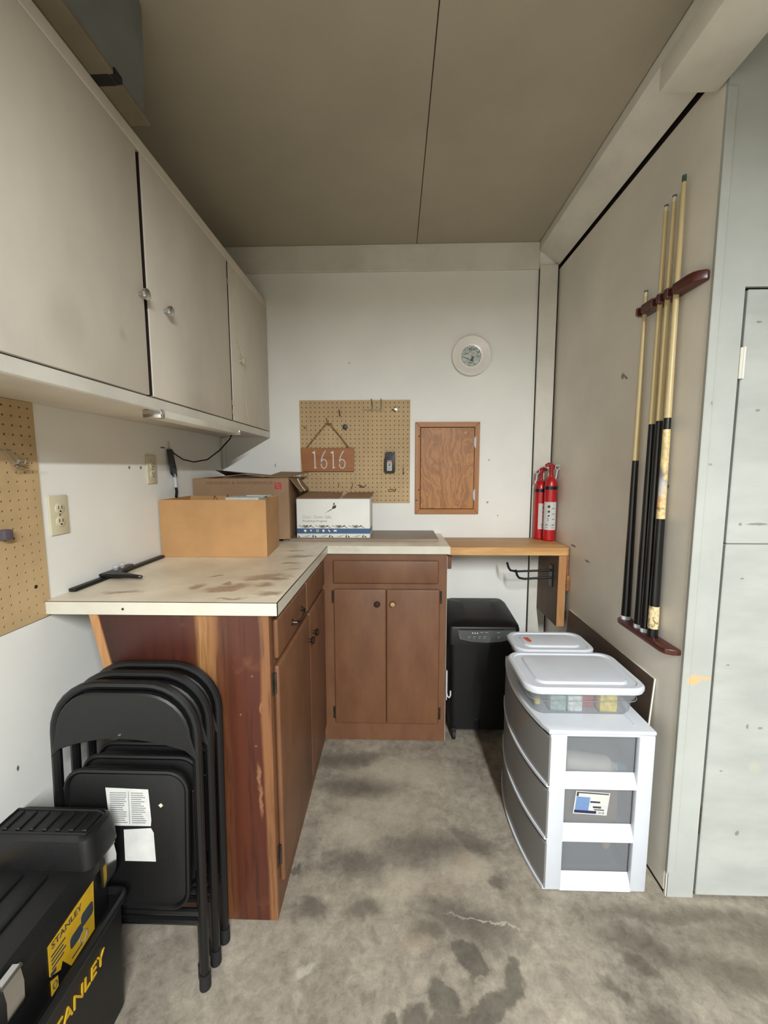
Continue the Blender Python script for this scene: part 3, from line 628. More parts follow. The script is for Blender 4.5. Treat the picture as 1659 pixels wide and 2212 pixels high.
# clamp
cl = thing('bar_clamp', 'black bar clamp with short arm lying on the countertop along the wall', 'clamp', (-1.0, 1.49, 1.0523))
b = B(); b.box((-1.036, 1.235, 1.0525), (-1.012, 1.742, 1.0645), .004, 2); obj('bar', b, M_black, cl)
b = B(); b.prism([(-1.036, 1.372), (-1.012, 1.366), (-.990, 1.372), (-.950, 1.368), (-.880, 1.347), (-.872, 1.352), (-.873, 1.361), (-.940, 1.386), (-.975, 1.396), (-.992, 1.420), (-1.000, 1.50), (-1.014, 1.53), (-1.036, 1.53)], 2, 1.0646, 1.076, .004, 2); obj('arm', b, M_black, cl)
for y in (1.425, 1.46):
    b = B(); b.lathe([(.006, 1.0760), (.008, 1.082), (.011, 1.088), (.009, 1.094)], (-1.012, y, 0), 12, 2); obj('pad', b, M_glasspad, cl)

# ---------------------------------------------------------------- boxes
def open_carton(root, P, z0, z1, m, th=.004, names=('front_wall', 'right_wall', 'back_wall', 'left_wall')):
    """P: four floor corners front-left, front-right, back-right, back-left"""
    cx = sum(p[0] for p in P) / 4; cy = sum(p[1] for p in P) / 4
    def inn(p):
        d = Vector((cx - p[0], cy - p[1])); return (p[0] + math.copysign(th, d.x), p[1] + math.copysign(th, d.y))
    for k in range(4):
        a, c = P[k], P[(k + 1) % 4]; b = B(); b.prism([a, c, inn(c), inn(a)], 2, z0, z1, .0012, 1); obj(names[k], b, m, root)
    b = B(); b.prism([inn(p) for p in P], 2, z0, z0 + th); obj('bottom', b, m, root)
bx1 = thing('cardboard_box', 'open light brown cardboard box at the front of the counter', 'box', (-.80, 1.90, 1.0522))
open_carton(bx1, [(-1.033, 1.755), (-.563, 1.757), (-.588, 2.03), (-1.033, 2.03)], 1.0524, 1.306, M_card)
b = B(); b.box((-.760, 1.80, 1.2), (-.61, 1.93, 1.313), .003, 1); b.prism([(-.70, 1.9), (-.60, 1.88), (-.595, 1.95), (-.69, 1.97)], 2, 1.313, 1.3165); pp = tag(obj('paper_stack', b, M_paper), 'white papers sticking up inside the front cardboard box', 'papers')
b = B()
for k in range(4): b.tube([(-.84 + .02 * k, 1.85, 1.22), (-.83 + .022 * k, 1.84 + .01 * k, 1.29), (-.82 + .03 * k - .03 * (k % 2), 1.83, 1.316 + .003 * k)], .0012, 5)
tag(obj('wire_tangle', b, M_bronze), 'thin dark wires poking out of the front cardboard box', 'wires')
bx2 = thing('cardboard_box', 'taller dull brown cardboard box with red logo and open flaps behind', 'box', (-.80, 2.25, 1.0522))
PB2 = [(-1.033, 2.065), (-.556, 2.120), (-.576, 2.425), (-1.033, 2.425)]
open_carton(bx2, PB2, 1.0705, 1.392, M_card2)
b = B(); b.prism([(-1.02, 1.395), (-.80, 1.412), (-.60, 1.394), (-.60, 1.391), (-.80, 1.408), (-1.02, 1.391)], 1, 2.15, 2.36); obj('flap', b, M_card2, bx2)
b = B(); b.loft([[(-.99, 2.40, 1.393), (-.62, 2.41, 1.394), (-.62, 2.413, 1.394), (-.99, 2.403, 1.393)], [(-1.0, 2.26, 1.432), (-.72, 2.20, 1.400), (-.72, 2.203, 1.402), (-1.0, 2.263, 1.434)]]); obj('flap', b, M_bronze, bx2)
b = B(); b.loft([[(-.555, 2.13, 1.391), (-.573, 2.42, 1.391), (-.569, 2.42, 1.391), (-.551, 2.13, 1.391)], [(-.505, 2.16, 1.318), (-.515, 2.42, 1.318), (-.511, 2.42, 1.318), (-.501, 2.16, 1.318)]]); obj('flap', b, M_card2, bx2)
b = B(); b.loft([[(-.70, 2.16, 1.396), (-.575, 2.14, 1.393), (-.575, 2.143, 1.391), (-.70, 2.163, 1.394)], [(-.66, 2.36, 1.424), (-.49, 2.34, 1.421), (-.49, 2.343, 1.419), (-.66, 2.363, 1.422)]]); obj('flap', b, M_card2, bx2)
b = B(); b.tube([(-.552, 2.30, 1.385), (-.532, 2.28, 1.35), (-.505, 2.27, 1.318)], .004, 6); obj('tape_strip', b, M_cardwhite, bx2)
fr = Vector((.477, .055, 0)).normalized()
def onbox2(s_, z, d=.0006): p = Vector((-1.033, 2.065, z)) + fr * s_; return p + Vector((fr.y, -fr.x, 0)) * d
b = B(); b.text('VENDING & FOODSERVICE', .019, onbox2(.062, 1.362), fr, (0, 0, 1), .0004, .335); obj('printed_text', b, mat('brown_ink', (126, 88, 62), .8), bx2)
b = B(); q0 = onbox2(.408, 1.335, .0004); q1 = onbox2(.443, 1.335, .0004); n_ = Vector((fr.y, -fr.x, 0)) * .0008
b.loft([[q0, q1, q1 + Vector((0, 0, .034)), q0 + Vector((0, 0, .034))], [q0 + n_, q1 + n_, q1 + n_ + Vector((0, 0, .034)), q0 + n_ + Vector((0, 0, .034))]]); lg = obj('red_logo', b, mat('logo_red', (172, 52, 48), .6), bx2)
b = B(); b.tube([onbox2(.416, 1.366, .0014), onbox2(.419, 1.352, .0014), onbox2(.426, 1.343, .0014), onbox2(.437, 1.341, .0014)], .0016, 5); b.tube([onbox2(.423, 1.362, .0014), onbox2(.432, 1.354, .0014), onbox2(.439, 1.352, .0014)], .0013, 5); obj('logo_mark', b, mat('logo_pink', (206, 140, 132), .6), lg)
# white printed carton
wb = thing('printed_carton', 'white printed carton with blue band and green leaves on the back counter', 'box', (-.335, 2.29, ZB))
YW = 2.165
b = B(); b.box((-.530, YW, ZB + .0002), (-.136, 2.41, 1.280), .004, 2); obj('carton', b, M_cardwhite, wb)
b = B(); b.loft([[(-.53, 2.17, 1.281), (-.30, 2.17, 1.281), (-.30, 2.17, 1.284), (-.53, 2.17, 1.284)], [(-.51, 2.40, 1.305), (-.31, 2.40, 1.300), (-.31, 2.40, 1.303), (-.51, 2.40, 1.308)]]); obj('flap', b, M_card2, wb)
b = B(); b.loft([[(-.29, 2.20, 1.281), (-.14, 2.20, 1.281), (-.14, 2.20, 1.283), (-.29, 2.20, 1.283)], [(-.28, 2.40, 1.300), (-.125, 2.40, 1.302), (-.125, 2.40, 1.304), (-.28, 2.40, 1.302)]]); obj('flap', b, M_card2, wb)
M_blue = mat('band_blue', (58, 88, 124), .55); M_leaf = mat('leaf_green', (46, 62, 40), .6); M_leafg = mat('leaf_grey', (150, 156, 140), .6)
b = B(); b.box((-.5302, YW - .0006, 1.0935), (-.1358, 2.30, 1.1215), .0003, 1); bb = obj('blue_band', b, M_blue, wb)
b = B(); y = YW - .0012
b.lathe([(.007, 0), (.007, -.0006)], (-.484, y + .0006, 1.109), 14, 1); b.prism([(-.459, 1.114), (-.447, 1.114), (-.453, 1.103)], 1, y, y + .0006); b.tube([(-.418 + .0055 * math.cos(a * PI / 6), y, 1.109 + .0055 * math.sin(a * PI / 6)) for a in range(12)], .0018, 4, closed=True)
b.prism([(-.394, 1.109), (-.386, 1.117), (-.378, 1.109), (-.386, 1.101)], 1, y, y + .0006); b.prism([(-.363, 1.114), (-.356, 1.115), (-.348, 1.104), (-.354, 1.102)], 1, y, y + .0006); b.box((-.331, y, 1.105), (-.315, y + .0006, 1.114)); obj('band_icon', b, M_cardwhite, bb)
b = B(); y = YW - .0006
for i in range(4):
    cx = -.484 + .0895 * i
    for a in (25, 50, 75, 105, 130, 155):
        r_ = .021; ca, sa = math.cos(math.radians(a)), math.sin(math.radians(a)); px, pz = -sa, ca
        h = min(.0185, r_ * sa * 1.3 + .006); L = h / max(sa, .35)
        b.prism([(cx + .003 * ca, 1.1225), (cx + ca * L * .8 + px * .0035, 1.1222 + sa * L * .8 + pz * .002), (cx + ca * L, 1.1222 + min(sa * L, .0185)), (cx + ca * L * .8 - px * .0035, 1.1222 + sa * L * .7 - pz * .002)], 1, y, y + .0005)
for i in range(5):
    cx = -.527 + .0895 * i
    if i: b.prism([(cx - .011, 1.074), (cx - .001, 1.0735), (cx - .0035, 1.091)], 1, y, y + .0005)
    b.prism([(cx + .003, 1.086), (cx + .016, 1.0735), (cx + .005, 1.0735)], 1, y, y + .0005)
obj('leaf_print', b, M_leaf, wb)['kind'] = 'stuff'
b = B()
for i in range(4):
    cx = -.50 + .0895 * i
    for k in range(3): b.prism([(cx + .012 * k - .004, 1.077 + .004 * k), (cx + .025 + .01 * k, 1.0745 + .005 * k), (cx + .036 + .006 * k, 1.079 + .004 * k), (cx + .02 + .01 * k, 1.0785 + .004 * k)], 1, y, y + .0004)
    for k in range(2): b.prism([(cx + .040, 1.139 - .004 * k), (cx + .058, 1.132 - .003 * k), (cx + .071, 1.123), (cx + .055, 1.130 - .004 * k)], 1, y, y + .0004)
obj('pale_leaf_print', b, M_leafg, wb)['kind'] = 'stuff'
b = B(); b.prism([(-.339, 1.228), (-.334, 1.242), (-.318, 1.248), (-.3155, 1.238), (-.320, 1.231), (-.330, 1.227)], 1, y, y + .0005); b.prism([(-.333, 1.245), (-.329, 1.263), (-.322, 1.252)], 1, y, y + .0005); b.prism([(-.338, 1.228), (-.352, 1.220), (-.378, 1.203), (-.350, 1.217), (-.336, 1.225)], 1, y, y + .0005); obj('leaf_logo', b, M_leaf, wb)
b = B(); b.text('Clean. Green. Safe.', .024, (-.497, y, 1.176), (1, 0, 0), (0, 0, 1), .0003, .157); obj('slogan', b, mat('pale_ink', (176, 178, 176), .7), wb)
b = B(); b.text('Foodchop Program', .015, (-.495, y, 1.157), (1, 0, 0), (0, 0, 1), .0003, .128); obj('slogan_line', b, M_ink, wb)

# ================================================================ SHELF CORNER
sh = thing('corner_shelf', 'pine corner shelf with side plank beside the brown cabinet', 'shelf', (.59, 2.28, .60))
b = B(); ys = 2.112
poly = [(.277, ys)] + [(.908 - .03 + .03 * math.sin(a * PI / 12), ys + .03 - .03 * math.cos(a * PI / 12)) for a in range(7)] + [(.908, YB - .023), (.277, YB - .023)]
b.prism(poly, 2, .990, 1.031, .003, 2); obj('shelf_board', b, M_pine, sh)
b = B(); b.box((.852, 2.125, .605), (.893, YB - .03, .9895), .001, 1); obj('side_plank', b, M_pine_d, sh)
b = B(); b.box((.8525, 2.1215, .606), (.8925, 2.1249, .9893), .0008, 1); obj('edge_band', b, M_pine_v, sh)
b = B(); b.box((.8945, 2.13, .88), (.911, 2.40, .9895), .008, 3); obj('cleat', b, M_red_wood, sh)
b = B(); b.prism(rrect(2.118, 2.165, .795, .885, .012, 4), 0, .8945, .911, .002, 1); bk = obj('mounting_block', b, M_red_wood, sh)
b = B(); b.lathe([(.009, 0), (.008, -.004)], (.90, 2.1185, .845), 12, 1); obj('bolt', b, M_brass, bk)
b = B(); b.box((.2645, 2.16, .905), (.30, YB - .002, .9895), .002, 1); obj('wall_cleat', b, M_brown, sh)
# double storage hook
hk = thing('storage_hook', 'dark steel double-arm storage hook under the pine shelf', 'hook', (.83, 2.22, .83))
b = B(); b.box((.846, 2.19, .80), (.8515, 2.235, .92), .001, 1); obj('plate', b, M_blackmetal, hk)
for dy, zz in ((2.225, .885), (2.20, .850)):
    b = B(); b.tube([(.848, dy, zz), (.76, dy, zz - .004), (.66 - (.0 if dy > 2.21 else -.04), dy, zz - .008), (.632 - (.0 if dy > 2.21 else -.04), dy, zz - .002), (.622 - (.0 if dy > 2.21 else -.04), dy, zz + .012), (.612 - (0 if dy > 2.21 else -.04), dy, zz + .042)], .0062, 8); obj('arm', b, M_blackmetal, hk)
# fire extinguishers
def extinguisher(x, y, rot, label, face=-100, k_=1.0):
    r = thing('fire_extinguisher', label, 'extinguisher', (x, y, 1.0315), 'fire extinguishers on the pine shelf')
    z = 1.0315
    b = B(); b.lathe([(.028, z), (.0325, z + .006), (.0325, z + .30), (.030, z + .325), (.022, z + .342), (.013, z + .35), (.013, z + .358)], (x, y, 0), 28); obj('cylinder', b, M_red, r)
    b = B(); b.lathe([(.0332, z + .282), (.0332, z + .300)], (x, y, 0), 28); obj('black_band', b, M_blackg, r)
    b = B(); n = 14; ring = []
    for zz in (z + .062, z + .215):
        ring.append([(x + .0336 * math.cos(a), y + .0336 * math.sin(a), zz) for a in [math.radians(face - 65 + 130 * k / n) for k in range(n + 1)]] + [(x + .0328 * math.cos(a), y + .0328 * math.sin(a), zz) for a in [math.radians(face + 65 - 130 * k / n) for k in range(n + 1)]])
    b.loft(ring); lb = obj('label', b, M_paper, r)
    def on(a, zz, d=.0340): a = math.radians(a); return Vector((x + d * math.cos(a), y + d * math.sin(a), zz))
    b = B()
    for k, zz in enumerate((z + .190, z + .163, z + .140)): b.sphere(on(face - 12, zz), .0085 - .0015 * k, (1, .25, .9))
    obj('pictogram', b, M_inkdk, lb)
    b = B()
    for zz in (z + .125, z + .116): b.sphere(on(face - 16, zz, .0338), .006, (1, .2, .5))
    obj('blue_pictogram', b, mat('label_blue', (110, 140, 196), .6), lb)
    b = B()
    for zz in (z + .088, z + .092, z + .075):
        for a in (face - 25, face + 25): b.sphere(on(a, zz, .0338), .009, (1, .2, .15), 8, 5)
    for zz in (z + .18, z + .15, z + .12): b.sphere(on(face + 25, zz, .0338), .008, (1, .2, .3), 8, 5)
    obj('small_print', b, M_ink, lb)['kind'] = 'stuff'
    b = B(); b.lathe([(.011, z + .356), (.011, z + .392), (.013, z + .396), (.013, z + .408)], (x, y, 0), 16)
    d = Vector((math.cos(rot), math.sin(rot), 0)); P = Vector((x, y, z))
    b.tube([P + Vector((0, 0, .400)) - d * .018, P + Vector((0, 0, .412)), P + d * .016 + Vector((0, 0, .418)), P + d * .032 + Vector((0, 0, .410))], .009, 10, radii=[.007, .012, .011, .008])
    obj('valve_head', b, mat('red_plastic', (150, 26, 30), .4), r)
    b = B(); b.tube([P - d * .014 + Vector((0, 0, .412)), P - d * .030 + Vector((0, 0, .395)), P - d * .034 + Vector((0, 0, .35)), P - d * .022 + Vector((0, 0, .335))], .004, 8); obj('lever', b, mat('lever_red', (120, 20, 24), .4), r)
    g = P - d * .028 + Vector((0, -.012, .402))
    b = B(); b.tube([g + Vector((math.cos(a * PI / 7) * .012, -.002, math.sin(a * PI / 7) * .012)) for a in range(14)], .0022, 6, closed=True); b.tube([g + Vector((0, .002, -.012)), g + Vector((-.004, .004, -.05)), g + Vector((-.008, .006, -.07))], .004, 6); obj('pull_pin', b, M_white, r)
    r.scale = (k_, k_, k_)
extinguisher(.8735, 2.335, PI, 'front red fire extinguisher with white label on the pine shelf', -104, 1.03)
extinguisher(.838, 2.393, 0.1, 'red fire extinguisher half hidden behind the front one on the pine shelf', -58, .97)

# ================================================================ SHREDDER
sr = thing('paper_shredder', 'black wheeled paper shredder bin under the pine shelf', 'shredder', (.46, 2.20, 0))
b = B(); A0 = rrect(.292, .610, 2.066, 2.36, .035); A1 = rrect(.278, .632, 2.056, 2.37, .04)
b.loft([[(x, y, .055) for x, y in A0], [(x, y, .53) for x, y in A1]]); obj('bin', b, M_black, sr)
b = B(); b.box((.30, 2.060, .395), (.45, 2.066, .3985)); b.box((.42, 2.0595, .06), (.45, 2.066, .11)); obj('bin_seam', b, M_blackg, sr)
b = B(); H0 = rrect(.272, .645, 2.048, 2.378, .03)
def hd_ring(z, dx, dy0, dy1, rise): return [(x + (0 if x < .458 else 0) - math.copysign(dx, x - .458), y + (dy0 if y < 2.2 else -dy1), z + rise * (y - 2.048) / .33) for x, y in H0]
b.loft([hd_ring(.531, 0, 0, 0, 0), hd_ring(.612, 0, 0, 0, .0), hd_ring(.626, .004, .004, .002, .035), hd_ring(.640, .030, .03, .03, .045), hd_ring(.648, .10, .08, .08, .035)]); obj('head', b, M_black, sr)
b = B(); b.box((.33, 2.0440, .6145), (.56, 2.0488, .6175), .001, 1); obj('front_lip', b, M_blackg, sr)
b = B(); b.prism([(.322, .612), (.617, .613), (.612, .570), (.54, .553), (.47, .547), (.40, .551), (.335, .566)], 1, 2.0435, 2.0485, .001, 1); cp = obj('control_panel', b, mat('panel_grey', (78, 80, 80), .3), sr)
b = B(); P_ = [(.322, .612), (.617, .613), (.612, .570), (.54, .553), (.47, .547), (.40, .551), (.335, .566)]
b.tube([(x, 2.0432, z) for x, z in P_], .0013, 5, closed=True); obj('panel_rim', b, M_chrome, cp)
b = B()
for k in range(3): b.sphere((.398 + .0125 * k, 2.0432, .597), .0036, (1, .4, 1), 8, 6)
obj('indicator', b, M_white, cp)
b = B()
for x in (.384, .410, .436, .463, .535): b.tube([(x + .008 * math.cos(a * PI / 4), 2.0430, .574 + .006 * math.sin(a * PI / 4)) for a in range(1, 7)], .0012, 4)
for x in (.445, .47, .53): b.box((x - .008, 2.0426, .600), (x + .008, 2.0434, .6025))
b.prism([(.566, .59), (.572, .584), (.578, .59), (.572, .587)], 1, 2.0426, 2.0434); obj('panel_icon', b, mat('icon_grey', (150, 152, 150), .5), cp)['kind'] = 'stuff'
for x, y in ((.312, 2.068), (.60, 2.075), (.312, 2.34), (.60, 2.34)):
    b = B(); b.lathe([(.018, -.009), (.027, -.007), (.027, .007), (.018, .009)], (x, y, .027), 18, 0); b.box((x - .012, y - .01, .03), (x + .012, y + .015, .06), .003, 1); obj('caster', b, M_rubber, sr)
b = B(); b.tube([(.335, 2.30, .664), (.32, 2.34, .675), (.28, 2.40, .668), (.272, 2.43, .60), (.272, 2.44, .3), (.272, 2.43, .01)], .0045, 8); b.box((.31, 2.29, .655), (.345, 2.315, .672), .004, 2); obj('power_cord', b, M_black, sr)
b = B(); b.tube([(.2665, 2.030, .40), (.2665, 2.030, .28), (.271, 2.026, .262), (.280, 2.022, .258), (.286, 2.020, .27), (.286, 2.020, .295)], .0042, 6); b.box((.2640, 2.026, .24), (.2685, 2.040, .40), .001, 1)
tag(obj('cable_clip', b, M_white), 'white plastic clip on the side of the brown cabinet', 'clip')

# ================================================================ DRAWER UNIT AND BINS
du = thing('plastic_drawer_unit', 'white three-drawer plastic storage unit standing on the floor', 'drawers', (.68, 1.55, 0))
dx0, dx1, dy0, dy1 = .512, .852, 1.276, 1.815
for (ya, yb) in ((dy0, dy0 + .022), (dy1 - .022, dy1)):
    b = B()
    b.box((dx0, ya, .002), (dx0 + .055, yb, .570), .005, 2); b.box((dx1 - .052, ya, .002), (dx1, yb, .570), .005, 2)
    for (z0, z1) in ((.002, .055), (.186, .236), (.378, .425), (.566, .570)):
        n = .012 if ya == dy0 else -.0
        b.prism([(ya, z0), (yb, z0), (yb, z1), (ya + .004, z1 - .028 if z1 - z0 > .03 else z1)], 0, dx0 + .05, dx1 - .048, .002, 1)
    obj('side_frame', b, M_white, du)
b = B(); b.box((dx1 - .008, dy0 + .02, .002), (dx1 - .001, dy1 - .02, .57)); obj('back_panel', b, M_white, du)
def bow(y): s_ = (y - dy0) / (dy1 - dy0); return 4 * s_ * (1 - s_)
NB = 16; YS = [dy0 + (dy1 - dy0) * k / NB for k in range(NB + 1)]
b = B(); poly = [(dx1, dy0), (dx1, dy1)] + [(dx0 - .006 - .042 * bow(y), y) for y in reversed(YS)]
b.prism(poly, 2, .5705, .586, .004, 2); obj('top', b, M_white, du)
b = B(); b.box((dx1 - .055, dy0 + .03, .5855), (dx1 - .05, dy1 - .03, .5875), .0008, 1); obj('top_rib', b, M_white, du)
for (z0, z1) in ((.010, .186), (.196, .378), (.388, .5695)):
    b = B(); x_i = dx0 + .012
    ring = lambda z, th: [(dx0 - .004 - .040 * bow(y), y, z) for y in YS] + [(dx0 + .002 - .040 * bow(y), y, z) for y in reversed(YS)]
    b.loft([ring(z0, 0), ring(z1 - .012, 0)]); dr = obj('drawer', b, M_frost2, du)
    b = B(); r2 = lambda z, e: [(dx0 - .006 - e - .042 * bow(y), y, z) for y in YS] + [(dx0 + .004 - .040 * bow(y), y, z) for y in reversed(YS)]
    b.loft([r2(z0 - .004, .002), r2(z0 + .006, .002)])
    obj('front_rim', b, M_white, dr)
    b = B(); b.box((dx0 + .01, dy0 + .024, z0 + .004), (dx1 - .012, dy0 + .0265, z1 - .014)); b.box((dx0 + .01, dy1 - .0265, z0 + .004), (dx1 - .012, dy1 - .024, z1 - .014)); b.box((dx0 + .01, dy0 + .024, z0 + .002), (dx1 - .012, dy1 - .024, z0 + .005)); obj('tray', b, M_frost, dr)
# sticker on the middle drawer
yk = dy0 + .0225
b = B(); st_ = [(.613, .354), (.727, .347), (.719, .265), (.605, .271)]
def sq(u_, v_):
    a = Vector(st_[3]).lerp(Vector(st_[2]), u_); c = Vector(st_[0]).lerp(Vector(st_[1]), u_); p = a.lerp(c, v_); return (p.x, p.y)
def spoly(u0, u1, v0, v1): return [sq(u0, v0), sq(u1, v0), sq(u1, v1), sq(u0, v1)]
b.prism(st_, 1, yk - .0008, yk + .0006); sk = obj('sticker', b, M_paper, du); sk['label'] = 'blue and white product sticker'
for (nm, mm, R_) in (('print_blue', mat('sticker_blue', (104, 132, 172), .4), [(.04, .44, .16, .76)]), ('print_navy', mat('sticker_navy', (34, 36, 74), .4), [(.03, .68, .05, .17), (.46, .62, .53, .60)]), ('print_dark', M_inkdk, [(.03, .97, .92, .97), (.56, .80, .30, .38), (.60, .9, .21, .25), (.03, .09, .78, .92), (.62, .75, .53, .60)]), ('print_pink', mat('sticker_pink', (222, 190, 188), .4), [(.09, .40, .80, .91)]), ('print_cream', mat('sticker_cream', (205, 204, 192), .5), [(.46, .94, .62, .9)]), ('bar_code', M_ink, [(.74, .76, .06, .14), (.78, .81, .06, .14), (.83, .84, .06, .14), (.86, .91, .06, .14)])):
    b = B()
    for k_, q in enumerate(R_): b.prism(spoly(*q), 1, yk - .0011 - .0002 * ('dark' in nm) - (.0002 if 'navy' in nm else 0), yk - .0007)
    obj(nm, b, mm, sk)
# things inside the drawers
b = B(); b.lathe([(.030, .0), (.034, .01), (.034, .15), (.015, .175), (.012, .2)], (0, 0, 0), 18, 0); o = obj('spray_bottle', b, mat('white_bottle', (226, 220, 205), .4), origin=(0, 0, 0)); o.location = (.585, 1.345, .432); o.rotation_euler = (0, math.radians(8), 0)
tag(o, 'white bottle lying in the top drawer of the plastic unit', 'bottle')
b = B(); b.box((.765, 1.33, .395), (.80, 1.36, .42), .006, 2); tag(obj('blue_cap', b, mat('cap_blue', (96, 150, 180), .4)), 'small blue cap beside the bottle in the top drawer', 'cap')
b = B(); b.prism(rrect(.585, .775, .205, .352, .02, 4), 1, 1.33, 1.45, .01, 2); tag(obj('cardboard_pack', b, M_card2), 'brown pack filling the middle drawer of the plastic unit', 'package')
b = B(); b.box((.57, 1.34, .02), (.78, 1.50, .15), .03, 3); tag(obj('dark_bundle', b, mat('navy_cloth', (58, 62, 74), .8)), 'dark blue bundle in the bottom drawer of the plastic unit', 'bundle')
b = B(); b.sphere((.735, 1.325, .145), .022, (.7, .6, 1.3)); tag(obj('yellow_pouch', b, mat('mustard', (186, 160, 84), .5)), 'small yellow pouch in the bottom drawer of the plastic unit', 'pouch')
# bins with lids
def bin_(x0, x1, y0, y1, zb, zt, label, grp):
    r = thing('storage_bin', label, 'bin', ((x0 + x1) / 2, (y0 + y1) / 2, zb))
    i1, i0 = .022, .034
    zm = zb + (zt - zb) * .55
    rg = lambda ins, z, rr: [(x, y, z) for x, y in rrect(x0 + ins, x1 - ins, y0 + ins * .8, y1 - ins * .8, rr)]
    b = B(); b.loft([rg(i0 + .012, zb + .001, .03), rg(i0 + .004, zb + .012, .035), rg(i0 - .004, zm, .04), rg(i1 + .002, zm + .004, .04), rg(i1 - .008, zt, .04)], cap=False)
    bm = b.bm; bm.verts.ensure_lookup_table(); bm.faces.new([bm.verts[k] for k in range(24)]); obj('tub', b, M_clearbin, r)
    b = B(); b.tube(rg(i1 - .002, zm + .003, .04), .0018, 5, closed=True); obj('rib', b, M_frost, r)
    b = B(); b.loft([rg(.003, zt - .012, .05), rg(.0, zt - .004, .05), rg(.0, zt + .006, .05), rg(.006, zt + .012, .048), rg(.020, zt + .012, .04), rg(.024, zt + .007, .038), rg(.046, zt + .007, .03), rg(.052, zt + .014, .03), rg(.070, zt + .016, .03)]); obj('lid', b, M_white, r)
    return r
ZT = .5862
bn1 = bin_(.447, .862, 1.332, 1.612, ZT, .688, 'clear bin with white lid and packets inside, nearest on the drawer unit', None)
bn2 = bin_(.498, .825, 1.622, 1.815, ZT, .690, 'smaller clear bin with white lid and orange tab, behind the front bin', None)
b = B(); b.prism([(.556, 1.735), (.578, 1.735), (.582, 1.700), (.576, 1.688), (.566, 1.694)], 2, .706, .7085, .001, 1); tb = obj('orange_tab', b, mat('orange_tab', (196, 84, 50), .4), bn2); tb['label'] = 'orange tab on the white lid'
ins = [('yellow_box', 'yellow box in the front clear bin', 'box', (.715, 1.372, .592), (.775, 1.415, .672), (216, 196, 96)),
       ('white_packet', 'white printed packet in the middle of the front clear bin', 'packet', (.605, 1.372, .592), (.655, 1.40, .650), (208, 214, 206)),
       ('green_packet', 'grey green packet left of the white one in the front clear bin', 'packet', (.545, 1.375, .592), (.600, 1.41, .650), (150, 172, 164)),
       ('red_tool', 'red object in the front clear bin beside the yellow box', 'tool', (.662, 1.40, .592), (.708, 1.43, .672), (170, 70, 66)),
       ('black_case', 'black case at the right end of the front clear bin', 'case', (.700, 1.425, .592), (.80, 1.50, .664), (52, 48, 48)),
       ('yellow_tag', 'small yellow tag at the left end of the front clear bin', 'tag', (.500, 1.40, .600), (.518, 1.42, .622), (214, 200, 80)),
       ('pink_box', 'pink box deep inside the front clear bin', 'box', (.60, 1.51, .594), (.79, 1.568, .66), (176, 120, 120))]
for nm, lb, ct_, a, c, cc in ins:
    b = B(); b.box(a, c, .004, 2); tag(obj(nm, b, mat(nm + '_mat', cc, .5, .25, 60)), lb, ct_)

# ================================================================ LEANING BOARD
lbd = thing('leaning_board', 'brown board with white edges leaning on the right wall behind the drawers', 'board', (.885, 1.9, .0))
def lean(z): return .8615 + .044 * z / .71
b = B(); b.loft([[(lean(.002), 1.392, .002), (lean(.002) + .0012, 1.392, .002), (lean(.002) + .0012, 2.10, .002), (lean(.002), 2.10, .002)], [(lean(.705), 1.392, .705), (lean(.705) + .0012, 1.392, .705), (lean(.705) + .0012, 2.10, .705), (lean(.705), 2.10, .705)]]); obj('brown_face', b, mat('brown_face', (92, 76, 64), .55, .1), lbd)
b = B(); b.loft([[(lean(.002) + .0014, 1.390, .002), (lean(.002) + .0065, 1.390, .002), (lean(.002) + .0065, 2.102, .002), (lean(.002) + .0014, 2.102, .002)], [(lean(.707) + .0014, 1.390, .707), (lean(.707) + .0065, 1.390, .707), (lean(.707) + .0065, 2.102, .707), (lean(.707) + .0014, 2.102, .707)]]); obj('white_core', b, mat('white_core', (222, 220, 210), .5), lbd)

# ================================================================ CUE RACK
rk = thing('cue_rack', 'dark wood wall rack with an upper clip bar and a lower ledge', 'rack', (XR - .02, 1.43, .842))
b = B()
xo = XR - .047
poly = [(XR - .0005, 1.283), (XR - .0005, 1.576), (XR - .014, 1.584), (xo + .012, 1.582), (xo, 1.572)]
for cy in (1.553, 1.468, 1.429, 1.388): poly += [(xo, cy + .012), (xo + .018, cy + .009), (xo + .022, cy), (xo + .018, cy - .009), (xo, cy - .012)]
poly += [(xo, 1.312), (xo + .005, 1.294), (xo + .016, 1.283), (XR - .012, 1.276)]
b.prism(poly, 2, 1.984, 2.014, .005, 3); obj('clip_bar', b, M_rack, rk)
b = B(); b.prism([(XR - .0005, 1.280), (XR - .0005, 1.582), (XR - .03, 1.582), (XR - .046, 1.572), (XR - .050, 1.555), (XR - .050, 1.310), (XR - .044, 1.292), (XR - .026, 1.281)], 2, .842, .862, .004, 2); obj('ledge', b, M_rack, rk)
